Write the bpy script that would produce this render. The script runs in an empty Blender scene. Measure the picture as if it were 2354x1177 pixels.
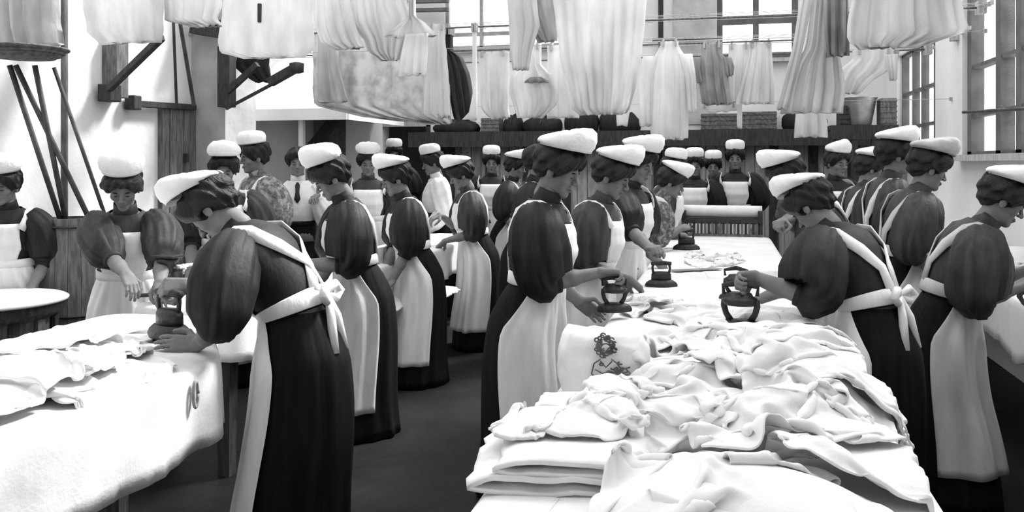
import bpy, math, random
import numpy as np
from mathutils import Vector, Matrix, noise

# ------------------------------------------------------------------ camera, sky, sun, exposure
SC = bpy.context.scene
COL = SC.collection
FPX, HORIZON, CAMZ, YAW = 2000.0, 375.0, 1.5, math.radians(13.6)
cam = bpy.data.cameras.new('camera'); cam.sensor_width = 36.0; cam.lens = 36.0*FPX/2354.0
cam.shift_y = -(588.5-HORIZON)/2354.0; cam.clip_start = 0.05; cam.clip_end = 200
camo = bpy.data.objects.new('camera', cam); COL.objects.link(camo)
camo.location = (0, 0, CAMZ); camo.rotation_euler = (math.pi/2, 0, YAW)
SC.camera = camo

world = bpy.data.worlds.new('overcast_sky'); SC.world = world; world.use_nodes = True
bg = world.node_tree.nodes['Background']; bg.inputs[0].default_value = (1, 1, 1, 1); bg.inputs[1].default_value = 2.4
sun = bpy.data.lights.new('sun', 'SUN'); sun.energy = 7.0; sun.angle = math.radians(14)
suno = bpy.data.objects.new('sun', sun); COL.objects.link(suno)
suno.rotation_euler = (math.radians(-30), math.radians(30), 0)
vs = SC.view_settings; vs.view_transform = 'Standard'; vs.look = 'None'; vs.gamma = 1.0; vs.exposure = 0.32
vs.use_curve_mapping = False
SC.cycles.max_bounces = 6; SC.cycles.diffuse_bounces = 4; SC.cycles.transparent_max_bounces = 12
SC.cycles.sample_clamp_indirect = 8.0

CA, SA = math.cos(YAW), math.sin(YAW)
def P(px, py, d):
    X = (px-1177.0)/FPX*d
    return np.array([CA*X-SA*d, SA*X+CA*d, CAMZ+(HORIZON-py)/FPX*d])
def G(px, py, z):
    return P(px, py, (CAMZ-z)*FPX/(py-HORIZON))
def Yp(px, py, y):
    return P(px, py, y/(SA*(px-1177.0)/FPX+CA))
def Xp(px, py, x):
    return P(px, py, x/(CA*(px-1177.0)/FPX-SA))

# ------------------------------------------------------------------ materials
MATS = {}
def mat(name, v, rough=0.85, var=0.12, scale=6.0, bump=0.0, bscale=40.0, stretch=(1, 1, 1), transl=0.0, metal=0.0, spec=0.3, spots=0.0):
    if name in MATS: return MATS[name]
    m = bpy.data.materials.new(name); m.use_nodes = True; nt = m.node_tree; N = nt.nodes; L = nt.links
    b = N['Principled BSDF']; out = N['Material Output']
    tc = N.new('ShaderNodeTexCoord'); mp = N.new('ShaderNodeMapping'); mp.inputs['Scale'].default_value = stretch
    L.new(tc.outputs['Object'], mp.inputs[0])
    nz = N.new('ShaderNodeTexNoise'); nz.inputs['Scale'].default_value = scale; nz.inputs['Detail'].default_value = 5.0
    L.new(mp.outputs[0], nz.inputs['Vector'])
    cr = N.new('ShaderNodeValToRGB'); lo, hi = v*(1-var), min(1.0, v*(1+var))
    cr.color_ramp.elements[0].color = (lo, lo, lo, 1); cr.color_ramp.elements[0].position = 0.35
    cr.color_ramp.elements[1].color = (hi, hi, hi, 1); cr.color_ramp.elements[1].position = 0.65
    L.new(nz.outputs['Fac'], cr.inputs[0]); col = cr.outputs[0]
    if spots > 0:
        n2 = N.new('ShaderNodeTexNoise'); n2.inputs['Scale'].default_value = scale*0.45; n2.inputs['Detail'].default_value = 8.0
        L.new(mp.outputs[0], n2.inputs['Vector'])
        c2 = N.new('ShaderNodeValToRGB'); c2.color_ramp.elements[0].position = 0.45; c2.color_ramp.elements[1].position = 0.62
        L.new(n2.outputs['Fac'], c2.inputs[0])
        mx = N.new('ShaderNodeMix'); mx.data_type = 'RGBA'; mx.inputs[7].default_value = (spots, spots, spots, 1)
        L.new(c2.outputs[0], mx.inputs[0]); L.new(col, mx.inputs[6]); col = mx.outputs[2]
    L.new(col, b.inputs['Base Color'])
    b.inputs['Roughness'].default_value = rough; b.inputs['Metallic'].default_value = metal
    b.inputs['Specular IOR Level'].default_value = spec
    if bump > 0:
        n3 = N.new('ShaderNodeTexNoise'); n3.inputs['Scale'].default_value = bscale; n3.inputs['Detail'].default_value = 6.0
        L.new(mp.outputs[0], n3.inputs['Vector'])
        bp = N.new('ShaderNodeBump'); bp.inputs['Strength'].default_value = bump; bp.inputs['Distance'].default_value = 0.02
        L.new(n3.outputs['Fac'], bp.inputs['Height']); L.new(bp.outputs[0], b.inputs['Normal'])
    if transl > 0:
        tr = N.new('ShaderNodeBsdfTranslucent'); L.new(col, tr.inputs[0])
        ms = N.new('ShaderNodeMixShader'); ms.inputs[0].default_value = transl
        L.new(b.outputs[0], ms.inputs[1]); L.new(tr.outputs[0], ms.inputs[2]); L.new(ms.outputs[0], out.inputs[0])
    MATS[name] = m; return m
def glass_mat():
    m = bpy.data.materials.new('window_glass'); m.use_nodes = True; nt = m.node_tree; N = nt.nodes; L = nt.links
    b = N['Principled BSDF']; b.inputs['Base Color'].default_value = (.9, .9, .9, 1); b.inputs['Roughness'].default_value = .0
    tp = N.new('ShaderNodeBsdfTransparent'); tp.inputs[0].default_value = (.95, .95, .95, 1)
    ms = N.new('ShaderNodeMixShader'); ms.inputs[0].default_value = .97
    L.new(b.outputs[0], ms.inputs[1]); L.new(tp.outputs[0], ms.inputs[2]); L.new(ms.outputs[0], N['Material Output'].inputs[0])
    return m
M = dict(
    linen=mat('white_linen', .78, .9, .06, 9, .15, 30),
    linen_hung=mat('hung_linen', .80, .9, .10, 7, .25, 40, (1, 1, .4), transl=.45),
    linen_pale=mat('pale_grey_linen', .58, .9, .15, 8, .25, 40, (1, 1, .5), transl=.3),
    linen_grey=mat('grey_hung_linen', .34, .9, .30, 8, .25, 40, (1, 1, .5), transl=.2),
    linen_print=mat('mottled_print_cotton', .66, .9, .26, 10, .2, 40, spots=.8, transl=.2),
    cover=mat('ironing_blanket', .78, .95, .06, 5, .08, 90),
    cover_worn=mat('worn_ironing_blanket', .66, .95, .25, 3.5, .08, 90),
    apron=mat('apron_cotton', .76, .9, .08, 12, .2, 60, (1, 1, .25)),
    apron_shaded=mat('shaded_apron_cotton', .50, .9, .14, 10, .2, 60, (1, 1, .25)),  # greyer copy of the white apron, with its shade put into the colour
    dress=mat('dark_wool_dress', .014, .6, .35, 25, .12, 90, (1, 1, .2), spec=.22),
    dress_grey=mat('grey_wool_dress', .036, .6, .35, 25, .12, 90, (1, 1, .2), spec=.25),
    dress_print=mat('speckled_cotton_dress', .10, .8, .4, 60, .2, 90, spots=.3),
    skirt=mat('black_wool_skirt', .006, .65, .4, 30, .12, 80, (1, 1, .1), spec=.12),
    blouse=mat('white_blouse_cotton', .70, .9, .08, 14, .2, 60),
    skin=mat('skin', .17, .6, .10, 18, .05, 80),
    lips=mat('lips', .13, .6, .1, 30),
    eye=mat('eye_dark', .02, .4, .1, 30),
    hair=mat('dark_hair', .009, .5, .5, 30, .5, 60, (1, 4, 1)),
    hair_brown=mat('brown_hair', .03, .5, .5, 30, .5, 60, (1, 4, 1)),
    cap=mat('cap_cotton', .82, .9, .05, 12, .25, 50),
    cap_shaded=mat('shaded_cap_cotton', .42, .9, .15, 12, .25, 50),  # white cap darkened, so the shade on it sits in the colour
    iron=mat('cast_iron', .022, .45, .4, 20, .3, 60, metal=.3, spec=.5),
    iron_bright=mat('worn_steel', .25, .35, .3, 20, .1, 60, metal=.8),
    wood=mat('dark_timber', .035, .7, .4, 8, .4, 30, (6, 6, 1)),
    wood_mid=mat('grey_timber', .14, .8, .35, 8, .4, 30, (6, 6, 1)),
    wood_pale=mat('scrubbed_timber', .42, .8, .2, 8, .3, 30, (6, 6, 1)),
    wall=mat('whitewashed_plaster', .74, .95, .07, 1.6, .25, 14),
    wall_grey=mat('grey_plaster', .42, .95, .15, 4, .3, 14),
    brick=mat('grey_painted_brick', .16, .9, .3, 9, .3, 30),
    panel=mat('grey_painted_board', .34, .8, .25, 4, .2, 30, (3, 3, 1)),
    void=mat('unlit_interior', .012, .95, .4, 4),  # darkness of the unlit doorway painted as near-black walls
    floor=mat('dark_stone_floor', .008, .5, .5, 1.1, .35, 9, spots=.024, spec=.12),  # paler spots put the light on the wet stone into the colour
    winbar=mat('grey_window_paint', .11, .7, .2, 8, .1, 30),
    winbar_light=mat('pale_window_paint', .30, .7, .2, 8, .1, 30),
    wicker=mat('wicker', .12, .8, .4, 30, .6, 80),
    tin=mat('galvanised_tin', .5, .4, .25, 8, .1, 40, metal=.7),
    pole=mat('smoke_darkened_pole', .06, .7, .4, 12, .2, 40),
    rope=mat('rope', .3, .9, .2, 40),
    ink=mat('printed_ink', .10, .9, .5, 40),
    glass=glass_mat(),
)

# ------------------------------------------------------------------ mesh building
class MB:
    def __init__(self): self.v = []; self.f = []; self.n = 0
    def add(self, v, f):
        v = np.asarray(v, float).reshape(-1, 3); self.v.append(v)
        o = self.n; self.f.extend([tuple(int(i)+o for i in q) for q in f]); self.n += len(v); return self
    def box(self, c, s, rz=0.0):
        x, y, z = [k/2 for k in s]; v = np.array([[i*x, j*y, k*z] for k in (-1, 1) for j in (-1, 1) for i in (-1, 1)])
        if rz: v = v @ np.array([[math.cos(rz), math.sin(rz), 0], [-math.sin(rz), math.cos(rz), 0], [0, 0, 1]])
        return self.add(v+np.asarray(c, float), [(0, 2, 3, 1), (4, 5, 7, 6), (0, 1, 5, 4), (2, 6, 7, 3), (0, 4, 6, 2), (1, 3, 7, 5)])
    def box2(self, a, b):
        a = np.asarray(a, float); b = np.asarray(b, float); return self.box((a+b)/2, np.abs(b-a))
    def bar(self, a, b, w, h):
        a = np.asarray(a, float); b = np.asarray(b, float); t = b-a; L = np.linalg.norm(t); t /= L
        up = np.array([0, 0, 1.0]) if abs(t[2]) < .95 else np.array([0, 1.0, 0])
        u = np.cross(t, up); u /= np.linalg.norm(u); w_ = np.cross(u, t)
        r = [[p+u*(i*w/2)+w_*(j*h/2) for i, j in ((-1, -1), (1, -1), (1, 1), (-1, 1))] for p in (a, b)]
        return self.loft(np.array(r), True, True)
    def loft(self, R, cap0=False, cap1=False, closed=True):
        R = np.asarray(R, float); m, n, _ = R.shape; f = []
        for i in range(m-1):
            for j in range(n if closed else n-1):
                k = (j+1) % n; f.append((i*n+j, i*n+k, (i+1)*n+k, (i+1)*n+j))
        v = R.reshape(-1, 3)
        if cap0:
            v = np.vstack([v, R[0].mean(0)]); c = len(v)-1; f += [(c, (j+1) % n, j) for j in range(n)]
        if cap1:
            v = np.vstack([v, R[-1].mean(0)]); c = len(v)-1; b = (m-1)*n; f += [(c, b+j, b+(j+1) % n) for j in range(n)]
        return self.add(v, f)
    def tube(self, pts, rad, n=8, cap=True):
        pts = np.asarray(pts, float); m = len(pts); rad = np.broadcast_to(np.asarray(rad, float), (m,))
        return self.loft(tube_rings(pts, rad, n), cap, cap)
    def lathe(self, prof, n=24, c=(0, 0, 0)):
        a = np.arange(n)/n*2*math.pi
        R = np.array([[(c[0]+r*math.cos(t), c[1]+r*math.sin(t), c[2]+z) for t in a] for r, z in prof])
        return self.loft(R, True, True)
    def mesh(self, name, material, smooth=False):
        me = bpy.data.meshes.new(name); me.from_pydata(np.vstack(self.v).tolist(), [], self.f)
        me.materials.append(material if not isinstance(material, str) else M[material])
        if smooth: me.polygons.foreach_set('use_smooth', [True]*len(me.polygons))
        me.update(); return me
    def build(self, name, material, parent=None, smooth=False, loc=None, bevel=0, solid=0, flip=False):
        me = self.mesh(name, material, smooth); o = bpy.data.objects.new(name, me); COL.objects.link(o)
        if parent is not None: o.parent = parent
        if loc is not None: o.location = loc
        if solid:
            s = o.modifiers.new('thickness', 'SOLIDIFY'); s.thickness = solid; s.offset = 0
        if bevel:
            b = o.modifiers.new('bevel', 'BEVEL'); b.width = bevel; b.segments = 2; b.limit_method = 'ANGLE'
        return o

def tube_rings(pts, rad, n, rip=None):
    m = len(pts); R = []; u = None
    for i in range(m):
        t = pts[min(i+1, m-1)]-pts[max(i-1, 0)]; t = t/np.linalg.norm(t)
        if u is None:
            h = np.array([0, 0, 1.0]) if abs(t[2]) < .9 else np.array([1.0, 0, 0]); u = np.cross(h, t)
        u = u-t*np.dot(u, t); u /= np.linalg.norm(u); w = np.cross(t, u)
        a = np.arange(n)/n*2*math.pi; r = np.full(n, rad[i])
        if rip is not None: r = r*rip(i/(m-1), a)
        R.append(pts[i]+r[:, None]*(np.cos(a)[:, None]*u+np.sin(a)[:, None]*w))
    return np.array(R)

def tag(o, label=None, cat=None, group=None, kind=None):
    if label: o['label'] = label
    if cat: o['category'] = cat
    if group: o['group'] = group
    if kind: o['kind'] = kind
    return o
def empty(name, loc, rz=0.0, label=None, cat=None, group=None):
    o = bpy.data.objects.new(name, None); COL.objects.link(o); o.location = loc; o.rotation_euler = (0, 0, rz); o.empty_display_size = .1
    return tag(o, label, cat, group)
def struct(o): o['kind'] = 'structure'; return o
def fbm(x, y, z, o=4): return noise.fractal(Vector((x, y, z)), 1.0, 2.0, o)

# ------------------------------------------------------------------ distance-field surfaces (heads, hair, hands)
def surfnet(fn, lo, hi, h):
    lo = np.array(lo); hi = np.array(hi); n = np.ceil((hi-lo)/h).astype(int)+1
    ax = [lo[k]+h*np.arange(n[k]) for k in range(3)]
    X, Y, Z = np.meshgrid(*ax, indexing='ij'); V = fn(X, Y, Z)
    I = V < 0; c = [(i, j, k) for i in (0, 1) for j in (0, 1) for k in (0, 1)]
    sl = lambda A, o: A[o[0]:n[0]-1+o[0], o[1]:n[1]-1+o[1], o[2]:n[2]-1+o[2]]
    cnt = sum(sl(I, o).astype(int) for o in c); act = (cnt > 0) & (cnt < 8)
    idx = -np.ones(act.shape, int); ii = np.argwhere(act); idx[act] = np.arange(len(ii))
    acc = np.zeros((len(ii), 3)); num = np.zeros(len(ii)); cv = {o: sl(V, o)[act] for o in c}
    for a in c:
        for k in range(3):
            if a[k]: continue
            b = tuple(a[q]+(q == k) for q in range(3)); va, vb = cv[a], cv[b]; cr = (va < 0) != (vb < 0)
            t = np.where(cr, va/np.where(cr, va-vb, 1), 0)
            p = np.tile(np.array(a, float), (len(ii), 1)); p[:, k] += t
            acc += p*cr[:, None]; num += cr
    verts = lo+h*(ii+acc/num[:, None]); faces = []
    for k in range(3):
        u, w = [(1, 2), (2, 0), (0, 1)][k]
        s0 = [slice(None)]*3; s1 = [slice(None)]*3; s0[k] = slice(0, -1); s1[k] = slice(1, None)
        A, B = I[tuple(s0)], I[tuple(s1)]; e = np.argwhere(A != B)
        ok = (e[:, u] > 0) & (e[:, w] > 0) & (e[:, u] < n[u]-1) & (e[:, w] < n[w]-1); e = e[ok]
        def cell(du, dw):
            q = e.copy(); q[:, u] += du; q[:, w] += dw; return idx[q[:, 0], q[:, 1], q[:, 2]]
        Q = np.stack([cell(-1, -1), cell(0, -1), cell(0, 0), cell(-1, 0)], 1)
        fl = ~A[e[:, 0], e[:, 1], e[:, 2]]; Q[fl] = Q[fl][:, ::-1]; faces.append(Q)
    return verts, np.vstack(faces)
def smin(a, b, k):
    h = np.clip(.5+.5*(b-a)/k, 0, 1); return b*(1-h)+a*h-k*h*(1-h)
def smax(a, b, k): return -smin(-a, -b, k)
def ell(X, Y, Z, c, r):
    dx, dy, dz = (X-c[0])/r[0], (Y-c[1])/r[1], (Z-c[2])/r[2]; k = np.sqrt(dx*dx+dy*dy+dz*dz)
    return (k-1)*min(r)
def caps(X, Y, Z, a, b, ra, rb):
    a = np.array(a); d = np.array(b)-a; t = np.clip(((X-a[0])*d[0]+(Y-a[1])*d[1]+(Z-a[2])*d[2])/(d@d), 0, 1)
    return np.sqrt((X-a[0]-t*d[0])**2+(Y-a[1]-t*d[1])**2+(Z-a[2]-t*d[2])**2)-(ra+(rb-ra)*t)

def head_fn(X, Y, Z):
    A = np.abs(X)
    d = ell(X, Y, Z, (0, -.010, .108), (.071, .090, .079))
    d = smin(d, ell(X, Y, Z, (0, .030, .045), (.053, .052, .076)), .03)
    d = smin(d, ell(X, Y, Z, (0, .066, -.017), (.021, .019, .017)), .025)
    d = smin(d, ell(A, Y, Z, (.040, .055, .050), (.020, .018, .018)), .02)
    d = smin(d, caps(A, Y, Z, (0, .083, .090), (.040, .066, .092), .011, .010), .015)
    d = smax(d, -ell(A, Y, Z, (.030, .099, .071), (.019, .020, .013)), .012)
    d = smin(d, ell(A, Y, Z, (.030, .070, .071), (.0135, .0135, .011)), .004)
    d = smin(d, caps(X, Y, Z, (0, .084, .084), (0, .106, .047), .007, .0105), .009)
    d = smin(d, ell(A, Y, Z, (.011, .094, .044), (.008, .010, .007)), .006)
    d = smin(d, ell(X, Y, Z, (0, .082, .019), (.022, .012, .007)), .006)
    d = smin(d, ell(X, Y, Z, (0, .080, .006), (.018, .012, .007)), .006)
    d = smax(d, -ell(X, Y, Z, (0, .096, .0125), (.024, .010, .0022)), .004)
    d = smin(d, ell(A, Y, Z, (.074, -.008, .062), (.008, .017, .029)), .008)
    d = smin(d, caps(X, Y, Z, (0, -.012, .030), (0, -.022, -.05), .049, .047), .025)
    return d
def hair_fn(X, Y, Z):
    A = np.abs(X)
    wav = .0035*np.sin(140*X+60*Z+3*np.sin(40*Y))+.003*np.sin(110*Y-70*Z)
    d = ell(X, Y, Z, (0, -.022, .122), (.096, .106, .092))
    d = smin(d, caps(A, Y, Z, (.076, .010, .078), (.062, .052, .130), .024, .034), .03)
    d = smin(d, caps(A, Y, Z, (.062, .052, .130), (0, .076, .152), .034, .037), .03)
    d = smin(d, ell(X, Y, Z, (0, -.098, .115), (.048, .036, .052)), .02)
    d = smin(d, ell(X, Y, Z, (0, -.070, .050), (.058, .035, .035)), .03)
    d = d+wav
    d = smax(d, -ell(X, Y, Z, (0, .085, .045), (.062, .080, .082)), .008)
    d = smax(d, -ell(A, Y, Z, (.082, .000, .045), (.022, .028, .030)), .01)
    return d
TPL = {}
def head_tpl(h):
    if ('head', h) not in TPL: TPL['head', h] = surfnet(head_fn, (-.095, -.115, -.11), (.095, .13, .20), h)
    return TPL['head', h]
def hair_mesh(h, m):
    k = ('hair', h, m)
    if k not in TPL:
        v, f = surfnet(hair_fn, (-.12, -.15, 0), (.12, .13, .23), h); b = MB(); b.add(v, f); TPL[k] = b.mesh('hair', m, True)
    return TPL[k]
CURL = dict(flat=(12, 14, 10), grip=(62, 70, 45), relax=(28, 34, 22))
def arm_tpl(pose, bend, h):
    """forearm from the elbow at (0,-.235,0) to the wrist at the origin, then a hand; palm faces -Z, thumb at -X (right hand)."""
    bend = int(round(bend/15.0)*15); k = ('arm', pose, bend, h)
    if k in TPL: return TPL[k]
    b = math.radians(bend); cb, sb = math.cos(b), math.sin(b)
    T = lambda p: np.array([p[0], p[1]*cb-p[2]*sb, p[1]*sb+p[2]*cb])
    prim = []
    c = [math.radians(q) for q in CURL[pose]]
    for x0, l, r, sp in ((-.027, .074, .0088, -.10), (-.009, .083, .0092, -.02), (.009, .077, .0088, .05), (.026, .060, .0078, .14)):
        p = np.array([x0*.95, .088 if abs(x0) < .02 else .082, .002]); a = 0
        for seg, (fr, ci) in enumerate(zip((.48, .30, .22), c)):
            a += ci; q = p+l*fr*np.array([math.sin(sp)*math.cos(a), math.cos(a)*math.cos(sp), -math.sin(a)])
            prim.append((T(p), T(q), r*(1-.08*seg), r*(.94-.08*seg), .004)); p = q
    tc = dict(flat=.25, grip=.95, relax=.55)[pose]
    p0 = np.array([-.024, .018, -.006]); p1 = p0+.044*np.array([-.72, .62, -.35*tc*2]); p1 = p1
    d2 = np.array([-.35+.75*tc, .80, -.55*tc]); d2 /= np.linalg.norm(d2); p2 = p1+.034*d2
    d3 = np.array([-.15+.9*tc, .75, -.6*tc]); d3 /= np.linalg.norm(d3); p3 = p2+.026*d3
    prim += [(T(p0), T(p1), .015, .0115, .010), (T(p1), T(p2), .0112, .0098, .004), (T(p2), T(p3), .0098, .008, .004)]
    palm = [(T((x, .006, 0)), T((x*1.25, .080, 0)), .0155, .0125) for x in (-.019, -.006, .007, .020)]
    def fn(X, Y, Z):
        d = caps(X, Y, Z, (0, -.243, 0), (0, -.235, 0), .040, .041)
        d = smin(d, caps(X, Y, Z, (0, -.235, 0), (0, -.12, 0), .041, .036), .02)
        d = smin(d, caps(X*.88, Y, Z*1.12, (0, -.12, 0), (0, .0, 0), .036, .0255), .015)
        for a_, b_, r0, r1 in palm: d = smin(d, caps(X, Y, Z, a_, b_, r0, r1), .010)
        for a_, b_, r0, r1, kk in prim: d = smin(d, caps(X, Y, Z, a_, b_, r0, r1), kk)
        return d
    allp = np.array([q for a_, b_, *_ in prim for q in (a_, b_)]+[T((0, .08, 0))])
    lo = np.minimum(allp.min(0)-.02, (-.055, -.31, -.05)); hi = np.maximum(allp.max(0)+.02, (.055, .02, .05))
    TPL[k] = surfnet(fn, lo, hi, h); return TPL[k]

# ------------------------------------------------------------------ people
def ico(r, c, n=8):
    b = MB(); a = np.linspace(0, math.pi, n)
    b.lathe([(max(1e-4, r[0]*math.sin(t)), 0) for t in a], 12)
    v = np.vstack(b.v); f = b.f; m = len(a)
    for i, t in enumerate(a): v[i*12:(i+1)*12, 2] = -r[2]*math.cos(t)
    v[m*12, 2] = -r[2]; v[m*12+1, 2] = r[2]; v[:, 1] *= r[1]/r[0]
    return v+np.array(c), f
def part_mesh(key, fn):
    if key not in TPL: TPL[key] = fn()
    return TPL[key]
def eye_mesh(): return MB().add(*ico((.0105, .0045, .0040), (0, 0, 0))).mesh('eye', 'eye', True)
def brow_mesh():
    return MB().tube([(-.014, -.004, -.002), (-.006, .001, .002), (.004, .002, .003), (.014, -.005, -.001)], [.002, .0035, .0035, .002], 6).mesh('eyebrow', 'hair', True)
def mouth_mesh(): return MB().tube([(-.020, -.006, 0), (-.008, 0, .001), (0, .001, 0), (.008, 0, .001), (.020, -.006, 0)], [.001, .0032, .0036, .0032, .001], 6).mesh('mouth', 'lips', True)
def cap_mesh(kind, material):
    """white cotton cap: a band, a puffed crown higher at the front, gathers."""
    fh, bh, puff, L, W = dict(flat=(.128, .040, 1.05, .124, .104), mob=(.135, .095, 1.08, .108, .104), round=(.105, .085, 1.0, .104, .096),
                              peak=(.135, .05, 1.0, .114, .098))[kind]
    n, b = 48, MB(); a = np.arange(n)/n*2*math.pi; R = []
    ripple = 1+.007*np.sin(9*a)+.012*np.sin(23*a+1)
    for t, sc, hh in ((0, .93, 0), (0, .97, .0), (.0, .985, .012), (.18, puff, .20), (.45, puff*1.03, .46), (.68, puff*.97, .74), (.85, puff*.80, .91), (.95, puff*.48, 1.0), (1, puff*.2, 1.02)):
        y = np.cos(a)*L*sc; x = np.sin(a)*W*sc; g = ripple if t > .1 and t < .9 else 1+0*a
        top = bh+(fh-bh)*np.clip((y/L+1)/2, 0, 1)**1.1
        if kind == 'peak': top = top*(1-.35*np.abs(x/W)**1.2)
        z = (top*hh if t > 0 else np.full(n, hh))+.003*np.sin(7*a+2)*(t > .1)
        R.append(np.stack([x*g, y*g, z], 1))
    R = np.array(R); R[0, :, 2] += .02; R[0, :, :2] *= .9
    b.loft(R, False, True)
    return b.mesh('cap', material, True)

TS = np.array([-.06, .02, .10, .16, .24, .31, .37, .41, .435, .455])
TX = np.array([.170, .160, .124, .142, .158, .168, .168, .150, .105, .070])
TF = np.array([.135, .120, .105, .140, .152, .140, .112, .088, .072, .062])
TB = np.array([.150, .130, .100, .108, .115, .118, .108, .092, .078, .064])
def rot(ax, a):
    return np.array(Matrix.Rotation(a, 3, ax))
PEOPLE = []
def person(label, px, d, heading, lean=10, nod=20, turn=0, roll=0, hr=None, hl=None, pr='relax', pl='relax', cap='flat', captilt=0, h=1.0, near=False,
           dress='dress', skirt='skirt', apron='apron', bib=True, hairm='hair', sleeves='puff', puff=1.0, cross=False, bow=False, capm='cap', wide=1.0, xy=None, strapw=.052, hem=.17, group='laundry women at work', elbow=None, apron_wrap=2.0, tie=False):
    seed = len(PEOPLE)*7.31+1; rng = random.Random(seed)
    pos = P(px, 0, d)[:2] if xy is None else np.array(xy); rz = math.radians(heading-90 if xy is not None else heading+90+13.6-math.degrees(math.atan((px-1177)/FPX))-90)
    res_h, res_a = (.0042, .0042) if near else (.0068, .0060)
    toL = lambda w: (rot('Z', -rz) @ (np.asarray(w, float)-np.array([pos[0], pos[1], 0])))/h
    le = math.radians(lean)
    # spine
    hip = np.array([0, -.10*math.sin(le), .90]); S_, pts, ph = np.arange(0, .60, .01), [], []
    p = hip.copy()
    for s in S_:
        a = le*(min(1, s/.20)*.85+.15)+max(0, s-.30)*1.0*(.5+lean/60.0); pts.append(p.copy()); ph.append(a); p = p+.01*np.array([0, math.sin(a), math.cos(a)])
    pts = np.array(pts); ph = np.array(ph)
    def spine(s):
        if s < 0: return hip+np.array([0, 0, s]), 0.15*le
        i = min(s/.01, len(pts)-1.001); k = int(i); w = i-k
        return pts[k]*(1-w)+pts[k+1]*w, ph[k]*(1-w)+ph[k+1]*w
    def tring(s, off=0.0, a=None, ripple=0.0):
        a = np.arange(40)/40*2*math.pi if a is None else np.asarray(a, float)
        c, f = spine(s); rx = np.interp(s, TS, TX)+off; rf = np.interp(s, TS, TF)+off; rb = np.interp(s, TS, TB)+off
        if ripple: k = 1+ripple*np.sin(17*a+seed)*np.cos(5*a+seed)
        else: k = 1
        x = np.sin(a)*rx*k; y = np.where(np.cos(a) > 0, rf, rb)*np.cos(a)*k
        F = np.array([0, math.cos(f), -math.sin(f)])
        return c+x[:, None]*np.array([1.0, 0, 0])+y[:, None]*F
    # head placement
    nb, nf = spine(.445); ndir = nf*.8+.22; piv = nb+.085*np.array([0, math.sin(ndir), math.cos(ndir)])
    HR = rot('Z', -math.radians(turn)) @ rot('X', -math.radians(nod)) @ rot('Y', math.radians(roll))
    body = MB()
    v, f = head_tpl(res_h); body.add(v @ HR.T+piv, f)
    nk = np.array([spine(.40)[0], nb, nb*.45+piv*.55, piv+HR @ np.array([0, -.012, .02])]); body.tube(nk, [.062, .052, .048, .046], 20)
    body.loft(np.array([tring(s, -.012) for s in TS[::-1]]), True, True)
    # arms
    arms = {}
    for sd, tgt, pose in ((1, hr, pr), (-1, hl, pl)):
        c, a = spine(.395); S = c+np.array([sd*.158, 0, 0]); F = np.array([0, math.cos(a), -math.sin(a)])
        if tgt is None: W = S+np.array([sd*.05, .12+.12*math.sin(le), -.46]); hd = np.array([0, .5, -.85])
        else:
            t = toL(tgt); hz = t-S; hz[2] = 0; hz /= max(1e-6, np.linalg.norm(hz))
            hd = hz*1.0 if pose != 'relax' else np.array([hz[0]*.8, hz[1]*.8, -.6])
            back = dict(grip=.070, flat=.085, relax=.06)[pose]; up = dict(grip=.020, flat=.022, relax=.03)[pose]
            W = t-hd*back+np.array([0, 0, up])
        hd /= np.linalg.norm(hd); L1, L2 = .298, .245; dv = W-S; D = np.linalg.norm(dv)
        if D > L1+L2-.006: W = S+dv/D*(L1+L2-.006); dv = W-S; D = L1+L2-.006
        pole = np.array([sd*.32, -.55, -.80]) if elbow is None else np.array([sd*elbow[0], elbow[1], elbow[2]])
        u = dv/D; x = (L1*L1-L2*L2+D*D)/(2*D); y = math.sqrt(max(0, L1*L1-x*x)); n = pole-u*np.dot(pole, u); n /= np.linalg.norm(n)
        E = S+u*x+n*y; fa = W-E; fa /= np.linalg.norm(fa)
        cosb = float(np.clip(fa @ hd, -1, 1)); be = math.degrees(math.acos(cosb)); zz = hd-fa*cosb
        if be < 8 or np.linalg.norm(zz) < .1:
            be = 0; zz = np.array([sd*.4, 0, 1.0]) if abs(fa[2]) < .8 else np.array([sd*.8, .6, 0]); zz = zz-fa*np.dot(zz, fa)
        elif hd[2] < fa[2]-.05: zz = -zz; be = -be
        zz /= np.linalg.norm(zz); be = max(-60, min(90, be)); xx = np.cross(fa, zz)
        v, f = arm_tpl(pose, be, res_a); v = v.copy(); f = f.copy()
        if sd < 0: v[:, 0] *= -1; f = f[:, ::-1]
        body.add(v @ np.array([xx, fa, zz])+W, f)
        body.tube([S-np.array([sd*.06, 0, 0]), S, (S+E)/2, E, E+fa*.03], [.05, .052, .047, .042, .040], 14)
        arms[sd] = (S, E, W, fa)
    root = body.build('person', 'skin', None, True)
    root.location = (pos[0], pos[1], 0); root.rotation_euler = (0, 0, rz); root.scale = (h, h, h)
    tag(root, label, 'person', group)
    PEOPLE.append(root)
    def child(name, me, mtx=None):
        o = bpy.data.objects.new(name, me); COL.objects.link(o); o.parent = root
        if mtx is not None: o.matrix_local = mtx
        return o
    HM = Matrix.Translation(Vector(piv)) @ Matrix(HR.tolist()).to_4x4()
    T = Matrix.Translation
    for sx in (-1, 1):
        child('eye', part_mesh('eye', eye_mesh), HM @ T((sx*.030, .0815, .0685)))
        child('eyebrow', part_mesh('brow', brow_mesh), HM @ T((sx*.032, .0865, .0905)) @ Matrix.Rotation(-sx*.3, 4, 'Z'))
    child('mouth', part_mesh('mouth', mouth_mesh), HM @ T((0, .092, .0125)))
    child('hair', hair_mesh(.0045 if near else .007, hairm), HM)
    if cap:
        child('cap', part_mesh(('cap', cap, capm), lambda: cap_mesh(cap, capm)), HM @ T((0, -.004, .178)) @ Matrix.Rotation(math.radians(.55*nod-6-captilt), 4, 'X'))
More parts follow.
